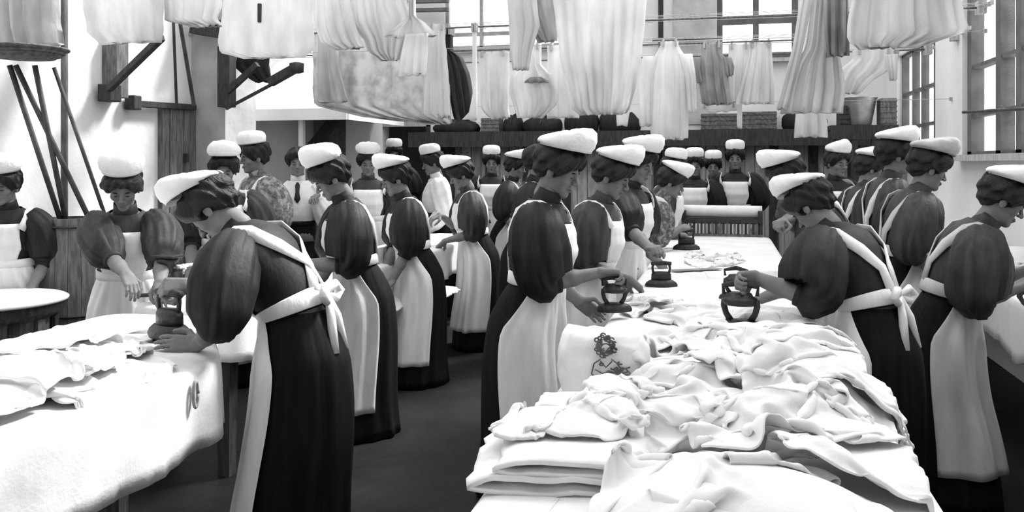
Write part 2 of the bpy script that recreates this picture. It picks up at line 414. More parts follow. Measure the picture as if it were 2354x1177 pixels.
    # bodice, collar
    b = MB(); ss = np.linspace(.455, .088, 18); b.loft(np.array([tring(s, .012, None, .012) for s in ss])); bo = b.build('bodice', dress, root, True)
    b = MB(); q = np.array([nb-(piv-nb)*.35, nb, nb*.6+piv*.4, nb*.25+piv*.75]); b.loft(tube_rings(q, np.array([.072, .064, .058, .056]), 28)); b.build('collar', dress, bo, True, solid=.005)
    if tie:
        q = [tring(s, .022, [0.0])[0] for s in (.44, .42, .36, .30, .27)]; b = MB(); b.loft(tube_rings(np.array(q), np.array([.012, .020, .016, .026, .006]), 12), True, True); b.build('neck_tie', 'dress', bo, True)
    # sleeves
    for sd in (1, -1):
        S, E, W, fa = arms[sd]; k = 22; tt = np.linspace(0, 1, k)
        if sleeves == 'puff':
            X = E+fa*.050; A0 = S+np.array([-sd*.035, 0, .015]); c1 = S+(E-S)*.35+np.array([sd*.045, -.01, .025])
            path = np.array([(1-s)**2*A0+2*s*(1-s)*c1+s*s*E if s <= 1 else E+(X-E)*(t-.82)/.18 for t in tt for s in (t/.82,)])
            for _ in range(4): path[1:-1] = .5*path[1:-1]+.25*(path[2:]+path[:-2])
            rad = np.interp(tt, [0, .10, .28, .52, .75, .90, .97, 1], [.075, .094, .114, .124, .112, .080, .053, .047])*np.where(tt < .95, puff, 1)
            rip = lambda t, a: 1+(.15*(np.abs(np.sin(4.5*a+seed+.8*np.sin(3*t+seed)))-.6)+.06*np.sin(15*a+2*seed+2*t)+.04*np.sin(23*a-seed))*(.55+.6*t)*min(1, max(.12, (1-t)/.22))
        else:
            path = np.array([S+np.array([-sd*.03, 0, .01]) if t == 0 else (S+(E-S)*t*2 if t <= .5 else E+(W-E)*(t-.5)*1.9) for t in tt])
            rad = np.interp(tt, [0, .15, .5, .8, .93, 1], [.085, .10, .088, .075, .05, .042]); rip = lambda t, a: 1+.06*np.sin(7*a+seed+6*t)
        b = MB(); b.loft(tube_rings(path, rad, 44, rip), True, False); sl = b.build('sleeve', dress, root, True)
        b = MB(); e0 = path[-1]-fa*.016; b.loft(tube_rings(np.array([e0, e0+fa*.002, e0+fa*.03, e0+fa*.034]), np.array([.047, .053, .051, .042]) if sleeves == 'puff' else np.array([.04, .046, .044, .036]), 22)); b.build('cuff', dress, sl, True)
    # skirt
    wc, wa = spine(.09); zt = wc[2]
    K = [(rng.uniform(0, 6.28), k, rng.uniform(.5, 1)) for k in (5, 8, 11, 15)]
    def sk(t, a, off=0.0, calm=1.0):
        t = np.asarray(t, float); z = zt*(1-t); cy = wc[1]*(1-t)**2.2-.07*np.sin(math.pi*np.minimum(1, t*1.15))*(1-t)
        rx = np.interp(t, [0, .05, .18, .5, 1], [.138, .150, .180, .205, .245*wide])
        rf = np.interp(t, [0, .05, .18, .5, 1], [.120, .126, .140, .150, .175*wide]); rb = np.interp(t, [0, .05, .18, .5, 1], [.116, .142, .190, .225, .280*wide])
        bl = (1+np.cos(a))/2; ry = rb+(rf-rb)*bl**.8
        w = sum(g*np.sin(k*a+p+1.2*t*k/8) for p, k, g in K)/len(K)
        fo = calm*(w*(.02+.075*t)+.018*np.sin(31*a+seed)*np.exp(-t*5)*np.minimum(1, t*14))
        k = 1+fo
        return np.stack([np.sin(a)*(rx*k+off), cy+np.cos(a)*(ry*k+off), z+0*a], -1)
    a = np.arange(84)/84*2*math.pi; tl = np.concatenate([np.linspace(0, .2, 7), np.linspace(.26, .992, 16)])
    b = MB(); R = np.array([sk(t+0*a, a) for t in tl]); b.loft(R[::-1].copy(), True, False); so = b.build('skirt', skirt, root, True)
    b = MB(); b.loft(np.array([tring(s, o) for s, o in ((.112, .010), (.110, .018), (.078, .020), (.074, .012))])); b.build('waistband', skirt, so, True, solid=.003)
    if apron:
        am = apron_wrap; a = np.linspace(-am, am, 66); te = 1-hem/zt; tl = np.concatenate([[0.002], np.linspace(.03, te, 22)])
        ph0 = rng.uniform(0, 6)
        R = np.array([sk(t+0*a, a*(1-.28*(1-min(1, t*5))), .011+.013*min(1, t*4)*(1+np.sin(7*a+ph0+2*t)+.6*np.sin(13*a-ph0)), 1.0) for t in tl])
        b = MB(); b.loft(R[::-1].copy(), closed=False); ap = b.build('apron', apron, root, True, solid=.004)
        b = MB(); ar = np.arange(48)/48*2*math.pi
        b.loft(np.array([tring(s, o, ar) for s, o in ((.132, .019), (.128, .026), (.082, .026), (.078, .019))])); b.build('apron_band', apron, ap, True, solid=.003)
        if bib:
            b = MB(); R = []
            for s in np.linspace(.37, .105, 12):
                w = np.interp(s, [.1, .2, .37], [.66, .88, .70]); aa = np.linspace(-w, w, 22); R.append(tring(s, .021+.004*math.sin(s*60), aa, .012))
            b.loft(np.array(R), closed=False); b.build('apron_bib', apron, ap, True, solid=.004)
        for sd in (-1, 1):
            path = []
            for s, an, off in ((.33, .78, .026), (.365, .86, .028), (.40, .98, .031), (.428, 1.22, .034), (.438, 1.57, .036), (.43, 1.95, .034), (.395, 2.28, .031), (.30, 2.6, .026), (.20, 2.95 if not cross else 3.14, .024), (.12, 2.98 if not cross else 3.45, .024)):
                path.append((tring(s, off, [sd*an])[0], spine(s)[0]))
            b = MB(); R = []
            for i, (q, c) in enumerate(path):
                t = path[min(i+1, len(path)-1)][0]-path[max(i-1, 0)][0]; t /= np.linalg.norm(t); nn = q-c; nn -= t*np.dot(nn, t); nn /= np.linalg.norm(nn)
                sdv = np.cross(t, nn); R.append([q-sdv*strapw/2, q+nn*.004, q+sdv*strapw/2])
            b.loft(np.array(R), closed=False); b.build('apron_strap', apron, ap, True, solid=.005)
        if bow:
            b = MB(); q = tring(.10, .04, [math.pi])[0]
            for sd in (-1, 1):
                b.tube([q, q+np.array([sd*.05, -.015, .03]), q+np.array([sd*.085, -.02, .0]), q+np.array([sd*.05, -.02, -.025]), q], [.01, .018, .02, .016, .01], 10)
                b.tube([q, q+np.array([sd*.03, -.03, -.09]), q+np.array([sd*.05, -.05, -.22])], [.012, .018, .02], 8)
            b.build('apron_bow', apron, ap, True)
    return root

# ------------------------------------------------------------------ the room
XL, XR, YN, YB, ZC, TH = -4.9, 2.0, -2.2, 12.0, 4.6, .25
def wall_boxes(u0, u1, holes):
    """rectangles (u0,u1,z0,z1) that fill a wall around its holes (holes sorted along u, not overlapping)."""
    out = []; u = u0
    for a, b, z0, z1 in sorted(holes):
        if a > u: out.append((u, a, 0, ZC))
        if z0 > 0: out.append((a, b, 0, z0))
        if z1 < ZC: out.append((a, b, z1, ZC))
        u = b
    if u1 > u: out.append((u, u1, 0, ZC))
    return out
b = MB(); b.box2((XL-TH, YN-TH, -.2), (XR+TH, YB+2.2, 0)); struct(b.build('floor', 'floor'))
w1 = (Yp(1022, 0, YB)[0], Yp(1300, 0, YB)[0], Yp(1100, 112, YB)[2], 4.3)
w2 = (Yp(1648, 0, YB)[0], Yp(1835, 0, YB)[0], Yp(1740, 136, YB)[2], 4.3)
dr = (Yp(880, 0, YB)[0], Yp(990, 0, YB)[0], 0, Yp(930, 288, YB)[2])
b = MB()
for u0, u1, z0, z1 in wall_boxes(XL-TH, XR+TH, [w1, w2, dr]): b.box2((u0, YB, z0), (u1, YB+TH, z1))
wall_back = struct(b.build('wall_back', 'wall'))
y3 = (2.6, Xp(2212, 0, XR)[1], Xp(2212, 357, XR)[2], 4.2)  # stretch nearer than the view is unseen, added to let in more light
y4 = (Xp(2150, 0, XR)[1], Xp(2062, 0, XR)[1], Xp(2110, 332, XR)[2], Xp(2110, 100, XR)[2])
b = MB()
for u0, u1, z0, z1 in wall_boxes(YN-TH, YB, [y3, y4]): b.box2((XR, u0, z0), (XR+TH, u1, z1))
wall_right = struct(b.build('wall_right', 'wall'))
b = MB(); b.box2((XL-TH, YN-TH, 0), (XL, YB, ZC)); wall_left = struct(b.build('wall_left', 'wall'))
b = MB(); b.box2((XL, YN-TH, 0), (XR, YN, ZC)); struct(b.build('wall_front', 'wall'))
sky_l = [(-4.3, -1.75, .4, 11.4), (-.9, 1.5, .4, 11.4)]
b = MB(); b.box2((XL-TH, YN-TH, ZC), (XR+TH, .4, ZC+.2)); b.box2((XL-TH, 11.4, ZC), (XR+TH, YB+TH, ZC+.2))
for u0, u1 in ((XL-TH, -4.3), (-1.75, -.9), (1.5, XR+TH)): b.box2((u0, .4, ZC), (u1, 11.4, ZC+.2))
ceil = struct(b.build('ceiling', 'wall'))
for (x0, x1, ya, yb_) in sky_l:
    for i in range(1, 9):
        y = ya+(yb_-ya)*i/9; MB().box2((x0, y-.03, ZC+.02), (x1, y+.03, ZC+.12)).build('skylight_bar', 'winbar_light', ceil)

def window(n, axis, u0, u1, z0, z1, at, vbars, hbars, m, bw=.06, hw=.05, depth=.08, top=True, sill=True, sillm='wood_pale'):
    e = empty('window_%d' % n, (0, 0, 0)); e['kind'] = 'structure'
    def bx(nm, a, b_, c, d, mm, dp=depth, off=0.0):
        lo, hi = at+.09-dp/2+off, at+.09+dp/2+off
        o = MB()
        if axis == 'x': o.box2((a, lo, c), (b_, hi, d))
        else: o.box2((lo, a, c), (hi, b_, d))
        o.build(nm, mm, e)
    us = [u0]+[v for v in vbars]+[u1]; zs = [z0]+list(hbars)+[z1]
    bx('frame', u0, u0+bw, z0, z1, m); bx('frame', u1-bw, u1, z0, z1, m); bx('frame', u0, u1, z0, z0+hw, m); bx('frame', u0, u1, z1-hw, z1, m)
    for v in vbars: bx('mullion', v-bw/2, v+bw/2, z0, z1, m)
    for z in hbars: bx('transom', u0, u1, z-hw/2, z+hw/2, m, depth*.8)
    for i in range(len(us)-1):
        for j in range(len(zs)-1): bx('pane', us[i]+.01, us[i+1]-.01, zs[j]+.01, zs[j+1]-.01, 'glass', .006)
    if sill: bx('window_sill', u0-.05, u1+.05, z0-.05, z0, sillm, .30, -.07)
    return e
zz = lambda px, py: Yp(px, py, YB)[2]
window(1, 'x', *w1, YB, [Yp(1104, 0, YB)[0], Yp(1200, 0, YB)[0]], [zz(1060, 78), zz(1060, 78)+.75], 'winbar_light', .05, .05)
window(2, 'x', *w2, YB, [Yp(1738, 0, YB)[0]], [zz(1740, 45), zz(1740, 45)+.8], 'winbar', .075, .09)
mull = [Xp(p, 0, XR)[1] for p in (2281, 2327)]; st = mull[0]-mull[1]
window(3, 'y', *y3, XR, sorted(mull+[mull[1]-st*k for k in range(1, int((mull[1]-2.7)/st)+1)]), [Xp(2240, 262, XR)[2], Xp(2240, 148, XR)[2], Xp(2240, 148, XR)[2]+1.25], 'winbar', .12, .03, .10)
window(4, 'y', *y4, XR, [Xp(p, 0, XR)[1] for p in (2086, 2106, 2134)], [Xp(2100, 205, XR)[2], Xp(2100, 288, XR)[2]], 'winbar', .055, .03, .07)
# a thin iron stay rod across the near window
p0, p1 = Xp(2214, 258, XR-.05), Xp(2400, 247, XR-.05)
e = MB().tube([p0, p1], .012, 8).build('trim_1', 'pole'); struct(e)

# dark room beyond the doorway
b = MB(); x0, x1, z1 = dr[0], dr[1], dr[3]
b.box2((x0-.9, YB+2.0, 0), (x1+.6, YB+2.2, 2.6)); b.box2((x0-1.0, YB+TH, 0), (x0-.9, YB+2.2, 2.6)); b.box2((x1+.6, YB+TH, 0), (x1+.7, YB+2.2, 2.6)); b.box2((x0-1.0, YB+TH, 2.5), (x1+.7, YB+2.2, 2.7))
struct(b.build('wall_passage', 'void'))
e = empty('door_1', (0, 0, 0)); e['kind'] = 'structure'
MB().box2((x0, YB-.03, z1-.02), (x1, YB+.02, z1+.10)).build('door_lintel', 'wood_pale', e)
MB().box2((x1-.06, YB-.03, 0), (x1, YB+.05, z1)).build('door_jamb', 'wood', e)
MB().box2((x1-.09, YB+.5, 0), (x1-.02, YB+1.3, z1-.05)).build('door_leaf', 'wood', e)

# boarded dado of the back wall: grey boards between dark posts
xs = [Yp(p, 0, YB)[0] for p in (992, 1040, 1130, 1215, 1305, 1398, 1455, 1515, 1600, 1690, 1780, 1870, 1960, 2022)]; zt = zz(1500, 312)
for i in range(1, len(xs)-1):
    nb = 4; w = (xs[i+1]-xs[i])/nb
    for k in range(nb): MB().box2((xs[i]+w*k+.006, YB-.035-.004*((i+k) % 3), .0), (xs[i]+w*(k+1)-.006, YB, zt)).build('board', 'panel', wall_back)
for i in range(1, len(xs)): MB().box2((xs[i]-.07, YB-.075, 0), (xs[i]+.05, YB-.02, zt)).build('post', 'wood', wall_back)
MB().box2((xs[0], YB-.05, 0), (xs[1], YB, zt)).build('board', 'wood', wall_back)
# long dark shelf on the back wall
e = empty('wall_shelf', (0, YB, zt), 0, 'long dark timber shelf running along the boarded back wall', 'shelf')
MB().box2((xs[0]-.2, -.42, 0), (XR-.02, -.0, .05)).build('shelf_board', 'wood', e)
MB().box2((xs[0]-.2, -.43, -.15), (XR-.02, -.38, .06)).build('shelf_fascia', 'wood', e)
for i in range(1, len(xs), 2): MB().bar((xs[i], -.03, -.40), (xs[i], -.38, -.02), .05, .05).build('bracket', 'wood', e)
SHZ = zt+.05
# light grey plaster pier between the back windows, white on its left
MB().box2((Yp(1548, 0, YB)[0], YB-.03, SHZ+.1), (Yp(1646, 0, YB)[0], YB, ZC)).build('plaster_panel', 'wall_grey', wall_back)
struct(MB().tube([Yp(1455, -80, YB-.12), Yp(1455, 66, YB-.12)], .022, 8).build('trim_2', 'winbar'))
struct(MB().tube([Yp(1519, -80, YB-.12), Yp(1519, 108, YB-.12)], .035, 8).build('trim_3', 'wood'))
struct(MB().tube([Yp(1500, 92, YB-.10), Yp(1650, 90, YB-.10)], .018, 8).build('trim_4', 'wood'))
for q in (4, 24): struct(MB().bar(Yp(940, q, YB-.25), Yp(1030, q-2, YB-.25), .10, .045).build('trim_5', 'winbar'))

# left wall: pier, door, brackets
yp = Xp(440, 0, XL)[1]; xp1 = Yp(518, 0, yp)[0]
struct(MB().box2((XL, yp, 0), (xp1, yp+.55, ZC)).build('pillar_brick', 'wall_grey'))
a, c = Xp(362, 250, XL)[1], Xp(442, 250, XL)[1]
e = empty('door_2', (XL, 0, 0)); e['kind'] = 'structure'
zd = Xp(400, 250, XL)[2]; nbd = 5
for k in range(nbd): MB().box2((0.0, a+(c-a)*k/nbd+.004, .02), (.05+.004*(k % 2), a+(c-a)*(k+1)/nbd-.004, zd)).build('plank', 'wood_mid', e)
MB().box((.07, a+(c-a)*.62, 1.55), (.03, .05, .08)).build('door_latch', 'wood', e)
e = empty('door_beam', tuple(Xp(300, 238, XL)), 0, 'dark timber rail above the grey plank door on the left wall', 'beam'); o0 = Xp(300, 238, XL)
MB().bar(Xp(304, 238, XL+.06)-o0, Xp(446, 247, XL+.06)-o0, .06, .055).build('rail', 'wood', e, bevel=.006)
MB().box(Xp(306, 236, XL+.07)-o0, (.10, .10, .12)).build('rail_end', 'wood', e, bevel=.01)
o0 = Xp(250, 224, XL); e = empty('strut_bracket', tuple(o0), 0, 'dark timber wall post with a diagonal strut on the white left wall', 'bracket')
MB().box2(Xp(234, 224, XL)-o0, Xp(262, 88, XL)-o0+np.array([.14, 0, 0])).build('post', 'wood_mid', e, bevel=.006)
MB().box(Xp(252, 214, XL+.10)-o0, (.12, .14, .14)).build('shoe_block', 'wood', e, bevel=.01)
MB().bar(Xp(250, 205, XL+.15)-o0, P(372, 86, 6.5)-o0, .05, .05).build('strut', 'wood', e, bevel=.006)
# timber bracket in front of the pier
o0 = Yp(512, 246, yp-.12); e = empty('hoist_bracket', tuple(o0), 0, 'black timber post with two braces fixed to the grey pier', 'bracket')
MB().box2(Yp(499, 246, yp-.12)-o0, Yp(527, 105, yp-.12)-o0+np.array([0, .12, 0])).build('post', 'wood', e, bevel=.006)
MB().bar(Yp(522, 212, yp-.12)-o0, Yp(592, 148, yp-.12)-o0, .05, .05).build('brace', 'wood', e)
MB().bar(Yp(520, 250, yp-.12)-o0, Yp(640, 186, yp-.12)-o0, .025, .025).build('tie_rod', 'wood', e)
MB().bar(Yp(620, 190, yp-.12)-o0, Yp(684, 154, yp-.12)-o0, .085, .075).build('jib_arm', 'wood', e, bevel=.006)
b = MB(); b.lathe([(.03, -.05), (.062, -.04), (.065, .04), (.03, .05)], 16); b.build('jib_pulley', 'wood', e, True, loc=tuple(Yp(682, 156, yp-.12)-o0))
MB().bar(Yp(446, 58, yp-.12)-o0, Yp(512, 68, yp-.12)-o0, .12, .16).build('head_beam', 'wood', e)
for i, (q0, q1, r, lb) in enumerate((((399, 60), (406, 243), .012, 'thin dark pipe hanging straight beside the plank door'), ((417, 70), (446, 243), .016, 'thin dark pipe slanting down to the plank door'))):
    tag(MB().tube([P(*q0, 7.1)+(P(*q0, 7.1)-P(*q1, 7.1))*((ZC-P(*q0, 7.1)[2])/(P(*q0, 7.1)-P(*q1, 7.1))[2]), P(*q1, 7.1)], r, 8).build('gas_pipe', 'pole', None, True), lb, 'pipe', 'pipes by the plank door')
# hood over the copper, its posts and alcove
YH = 8.3; hx0, hx1 = Yp(515, 275, YH)[0], Yp(793, 275, YH)[0]; hz = Yp(650, 277, YH)[2]; yk = 9.9
o0 = np.array([hx0, YH, hz]); e = empty('steam_hood', tuple(o0), 0, 'large white sloping steam hood over the wash alcove', 'hood')
q = lambda x, y, z: np.array([x, y, z])-o0
tx0, tx1 = Yp(560, 180, YH+.7)[0], Yp(775, 180, YH+.7)[0]; tz = Yp(650, 110, YH+.7)[2]
lo = [q(hx0, YH, hz+.10), q(hx1, YH, hz+.10), q(hx1, yk, hz+.10), q(hx0, yk, hz+.10)]
hi = [q(tx0, YH+.75, tz), q(tx1, YH+.75, tz), q(tx1, yk, tz), q(tx0, yk, tz)]
MB().loft(np.array([lo, hi]), True, True).build('canopy', 'wall', e)
MB().box2(q(hx0-.02, YH-.03, hz), q(hx1+.03, YH+.03, hz+.12)).build('rim_board', 'wall', e); MB().box2(q(hx1, YH, hz), q(hx1+.04, yk, hz+.12)).build('rim_board', 'wall', e)
MB().box2(q(tx0+.1, YH+1.0, tz), q(tx1-.1, yk, ZC)).build('flue', 'wall', e)
def px_post(name, pa, pb, y, ztop, m, dp=.3):
    return struct(MB().box2((Yp(pa, 0, y)[0], y, 0), (Yp(pb, 0, y)[0], y+dp, ztop)).build(name, m))
px_post('pillar_white', 541, 597, 8.75, hz+.1, 'wall'); px_post('pillar_post', 686, 696, 8.4, hz+.05, 'wall', .06)
px_post('pillar_corner', 795, 850, 9.75, ZC, 'wall', .4); px_post('pillar_dark', 518, 541, 9.2, hz+.1, 'brick', .2)
struct(MB().box2((XL, 9.85, 0), (Yp(796, 0, 9.75)[0], 10.1, hz+.5)).build('wall_alcove', 'brick'))
struct(MB().bar(Yp(716, 340, 9.5), Yp(768, 276, 9.5), .12, .10).build('trim_6', 'wood'))
# square dark vent block above the corner post
struct(MB().box2(Yp(834, 262, 9.70), Yp(850, 240, 9.76)).build('trim_7', 'wood'))

# ------------------------------------------------------------------ tables
def poly_offset(poly, t):
    poly = np.asarray(poly, float); n = len(poly); out = []
    for i in range(n):
        p0, p1, p2 = poly[i-1], poly[i], poly[(i+1) % n]; e1 = (p1-p0)/np.linalg.norm(p1-p0); e2 = (p2-p1)/np.linalg.norm(p2-p1)
        n1 = np.array([e1[1], -e1[0]]); n2 = np.array([e2[1], -e2[0]]); m = n1+n2; m /= np.linalg.norm(m); out.append(p1+m*t/max(.4, m @ n1))
    return np.array(out)
def rounded(poly, r=.08, k=5):
    poly = np.asarray(poly, float); out = []; n = len(poly)
    for i in range(n):
        p0, p1, p2 = poly[i-1], poly[i], poly[(i+1) % n]; a = p1+(p0-p1)/np.linalg.norm(p0-p1)*min(r, .45*np.linalg.norm(p0-p1)); c = p1+(p2-p1)/np.linalg.norm(p2-p1)*min(r, .45*np.linalg.norm(p2-p1))
        out += [(1-t)**2*a+2*t*(1-t)*p1+t*t*c for t in np.linspace(0, 1, k)]
    return np.array(out)
def resample(poly, step):
    poly = np.asarray(poly); q = np.vstack([poly, poly[:1]]); s = np.concatenate([[0], np.cumsum(np.linalg.norm(np.diff(q, axis=0), axis=1))]); n = int(s[-1]/step); t = np.arange(n)/n*s[-1]
    return np.stack([np.interp(t, s, q[:, 0]), np.interp(t, s, q[:, 1])], 1)
def table(poly, ztop, label, legs, m='wood_pale', name='ironing_table'):
    poly = np.asarray(poly, float); c = poly.mean(0); e = empty(name, (c[0], c[1], 0), 0, label, 'table'); lp = poly-c
    r = rounded(lp, .06); b = MB(); b.loft(np.array([np.c_[r, np.full(len(r), z)] for z in (ztop-.045, ztop)]), True, True); b.build('tabletop', m, e)
    ins = poly_offset(lp, -.07)
    for i in range(len(ins)): MB().bar((*ins[i], ztop-.10), (*ins[(i+1) % len(ins)], ztop-.10), .025, .10).build('apron_rail', m, e)
    for x, y in legs: MB().loft(np.array([[(x-c[0]+i*s, y-c[1]+j*s, z) for i, j in ((-1, -1), (1, -1), (1, 1), (-1, 1))] for z, s in ((0, .03), (ztop-.045, .042))]), True, True).build('leg', m, e)
    return e
def drape(poly, ztop, hang, label, m, seed, thick=.02, wav=.02, name='ironing_blanket', cat='cloth', sag=None, group=None):
    """padded blanket over a table: flat top, rounded edge, uneven hanging skirt."""
    ol = resample(rounded(poly, .10, 7), .035); n = len(ol); c = ol.mean(0); rings = []
    nr = poly_offset(ol, .001)-ol; nr /= np.linalg.norm(nr, axis=1)[:, None]
    s = np.array([fbm(p[0]*2.2, p[1]*2.2, seed) for p in ol]); s2 = np.array([fbm(p[0]*7, p[1]*7, seed+5) for p in ol])
    hg = hang*(1+.22*s) if sag is None else np.array([sag(p) for p in ol])+.02*s
    prof = [(-.10, 0, thick), (-.03, 0, thick), (.004, 0, thick-.004), (.016, 0, thick-.014), (.02, .06, 0)]+[(.022, f, 0) for f in (.2, .4, .6, .8, 1)]
    for off, fr, dz in prof:
        rp = ol+nr*(off+.006+(wav*s2*2*fr if fr > 0 else 0)[:, None] if fr > 0 else off+.006)
        rings.append(np.c_[rp, ztop+dz-hg*fr])
    inner = []
    for k in (.75, .5, .25): 
        q = c+(rings[0][:, :2]-c)*k; inner.append(np.c_[q, np.full(n, ztop+thick)+np.array([.004*fbm(p[0]*5, p[1]*5, seed+2) for p in q])])
    R = np.array(inner[::-1]+rings); R[:, :, :2] -= c
    b = MB(); b.loft(R[::-1].copy(), False, True); o = b.build(name, m, None, True, loc=(c[0], c[1], 0), solid=.008)
    return tag(o, label, cat, group)
ZT = .80
T1 = [(-1.77, .9), (-1.70, 2.45), (-1.72, 2.70), (-1.97, 3.05), (-2.2, 3.42), (-2.68, 3.40), (-2.66, 2.6), (-2.62, .9)]
T2 = [(-2.20, 3.62), (-2.20, 8.0), (-2.74, 8.0), (-2.74, 3.62)]
T3 = [(.40, 1.15), (.40, 8.3), (-.46, 8.3), (-.46, 1.15)]
T4 = [(1.90, 2.2), (1.90, 9.6), (1.45, 9.6), (1.45, 2.2)]
table(T1, ZT, 'ironing table in the left foreground under a pale blanket', [(-1.95, 1.0), (-2.12, 2.5), (-2.5, 3.2), (-2.5, 1.0)], 'wood')
table(T2, ZT, 'narrow ironing table in front of the women facing left', [(-2.32, 3.75), (-2.32, 7.9), (-2.66, 7.9), (-2.66, 3.75), (-2.32, 6), (-2.66, 6)], 'wood')
table(T3, ZT, 'long central ironing table heaped with linen', [(.30, 1.3), (.30, 8.2), (-.40, 8.2), (-.40, 1.3), (.30, 4.6), (-.40, 4.6)])
table(T4, ZT, 'bench table along the right wall below the windows', [(1.82, 2.3), (1.82, 9.5), (1.5, 9.5), (1.5, 2.3), (1.5, 6)])
drape(T1, ZT, .24, 'pale worn blanket hanging over the left foreground ironing table', 'cover_worn', 1.0, sag=lambda p: .25 if p[1] > 2.4 else .25+.05*(2.4-p[1]))
drape(T2, ZT, .22, 'white blanket on the narrow table beside the aisle', 'cover', 2.0)
drape(T3, ZT, .26, 'white blanket spread over the long central table', 'cover', 3.0)
drape([(1.90, 2.2), (1.90, 9.6), (1.45, 9.6), (1.45, 2.2)], ZT, .25, 'white blanket on the bench below the right windows', 'cover', 4.0)
ZTT = ZT+.02
# round table at the left edge
c = G(-25, 690, .76); e = empty('round_table', (c[0], c[1], 0), 0, 'small round table with white top and dark rim at left edge', 'table')
b = MB(); b.lathe([(.30, .70), (.37, .70), (.375, .745), (.37, .75), (.01, .75)], 40); b.build('table_rim', 'wood', e)
b = MB(); b.lathe([(.01, .75), (.385, .75), (.388, .762), (.37, .772), (.01, .775)], 40); b.build('white_top', 'cover', e, True)
b = MB(); b.lathe([(.33, .03), (.33, .10), (.31, .12), (.31, .66), (.33, .68), (.33, .70)], 32); b.build('drum_body', 'wood_mid', e)
b = MB(); b.lathe([(.36, 0), (.36, .04), (.3, .05)], 32); b.build('base', 'wood', e)
for k in range(14):
    a = k/14*6.283; MB().box((.325*math.cos(a), .325*math.sin(a), .39), (.05, .02, .56), a+math.pi/2).build('stave', 'wood' if k % 2 else 'wood_mid', e)

# ------------------------------------------------------------------ irons
def iron(loc, rz, label, kind='gas', s=1.0):
    e = empty('flat_iron', tuple(loc), rz, label, 'iron', 'irons on the tables'); e.scale = (s, s, s)
    t = np.linspace(0, 1, 20); out = []
    def sole(z, k):
        a = np.arange(28)/28*2*math.pi; x = np.cos(a)*.105*k; y = np.sin(a)*.055*k*(1-.38*np.clip(np.cos(a), 0, 1)**1.5); return np.c_[x, y, np.full(28, z)]
    b = MB(); b.loft(np.array([sole(0, .97), sole(.004, 1), sole(.016, 1), sole(.03, .93), sole(.045, .72), sole(.052, .45)]), True, True); b.build('sole_plate', 'iron', e, True)
    if kind == 'gas':
        for sx in (-1, 1):
            b = MB(); b.tube([(sx*.035, 0, .04), (sx*.058, 0, .075), (sx*.066, 0, .105), (sx*.060, 0, .13)], [.014, .012, .013, .016], 10); b.build('arm', 'iron', e, True)
        b = MB(); b.lathe([(.02, .108), (.062, .112), (.070, .122), (.066, .138), (.05, .146), (.044, .158), (.02, .162)], 20); b.build('burner_body', 'iron', e, True)
        b = MB(); b.tube([(-.066, 0, .15), (-.07, 0, .185), (0, 0, .200), (.07, 0, .185), (.066, 0, .15)], [.008, .009, .015, .009, .008], 10); b.build('handle', 'wood', e, True)
    else:
        b = MB(); b.loft(np.array([sole(.05, .62)*np.array([1, 1, 1]), sole(.085, .60), sole(.10, .45)]), True, True); b.build('box_body', 'iron', e, True)
        for sx in (-1, 1):
            b = MB(); b.tube([(sx*.05, 0, .085), (sx*.056, 0, .125), (sx*.05, 0, .15)], .008, 8); b.build('handle_post', 'iron', e, True)
        b = MB(); b.tube([(-.065, 0, .152), (0, 0, .156), (.065, 0, .152)], [.012, .016, .012], 10); b.build('handle', 'wood', e, True)
    return e
IR = {}
def put_iron(key, px, py, z, rz, label, kind='gas', s=1.0):
    p = G(px, py, z); IR[key] = p+np.array([0, 0, (.200 if kind == 'gas' else .157)*s]); iron(p, rz, label, kind, s)
put_iron('p3', 388, 778, ZTT+.004, 2.8, 'large black iron on a plate on the left foreground table', 'box', 1.15)
put_iron('d', 1412, 716, ZTT+.035, .3, 'black gas iron held by the tall woman at the central table', 'gas', .75)
put_iron('p18', 1520, 660, ZTT, .2, 'low black iron beside the painted shadow strip on the central table', 'box', .85)
put_iron('e', 1702, 764, ZTT, 2.9, 'ornate openwork gas iron standing near the central table middle', 'gas', 1.0)
put_iron('p24', 1692, 690, ZTT, 3.0, 'gas iron behind the openwork iron, gripped from the right', 'gas', .8)
put_iron('p19', 1578, 575, ZTT, .1, 'small iron at the far left end of the central table', 'box')
put_iron('a', 668, 672, ZTT, 3.0, 'small iron on the narrow table before the puff sleeved woman', 'box', .8)
# iron rest plate under the big iron
p = G(388, 783, ZTT); e = empty('iron_rest', (p[0], p[1], ZTT+.001), 2.8, 'flat dark iron rest plate on the left foreground table', 'plate')
MB().box((0, 0, .002), (.27, .15, .004)).build('plate', 'iron', e, bevel=.001)
for i, j in ((-1, -1), (1, -1), (1, 1), (-1, 1)): MB().box((i*.12, j*.06, -.001), (.02, .02, .004)).build('foot', 'iron', e)
# little gas stove for heating irons
p = G(385, 696, ZTT); e = empty('iron_heater', (p[0], p[1], ZTT), 0, 'black upright gas heater for irons behind the left table', 'stove')
b = MB(); b.lathe([(.065, 0), (.065, .02), (.042, .03), (.038, .09), (.055, .10), (.055, .12), (.036, .13), (.036, .19), (.05, .20), (.05, .215), (.02, .22)], 22); b.build('stove_body', 'iron', e, True)
MB().box((0, 0, .226), (.12, .10, .012)).build('hot_plate', 'iron', e, bevel=.003)
b = MB(); b.tube([(.03, 0, .16), (.09, 0, .16), (.10, -.02, .15)], .008, 8); b.build('gas_tap', 'iron_bright', e, True)
b = MB(); b.tube([(-.05, 0, .05), (-.12, .02, .03), (-.2, .05, .02)], .01, 8); b.build('gas_hose', 'iron', e, True)
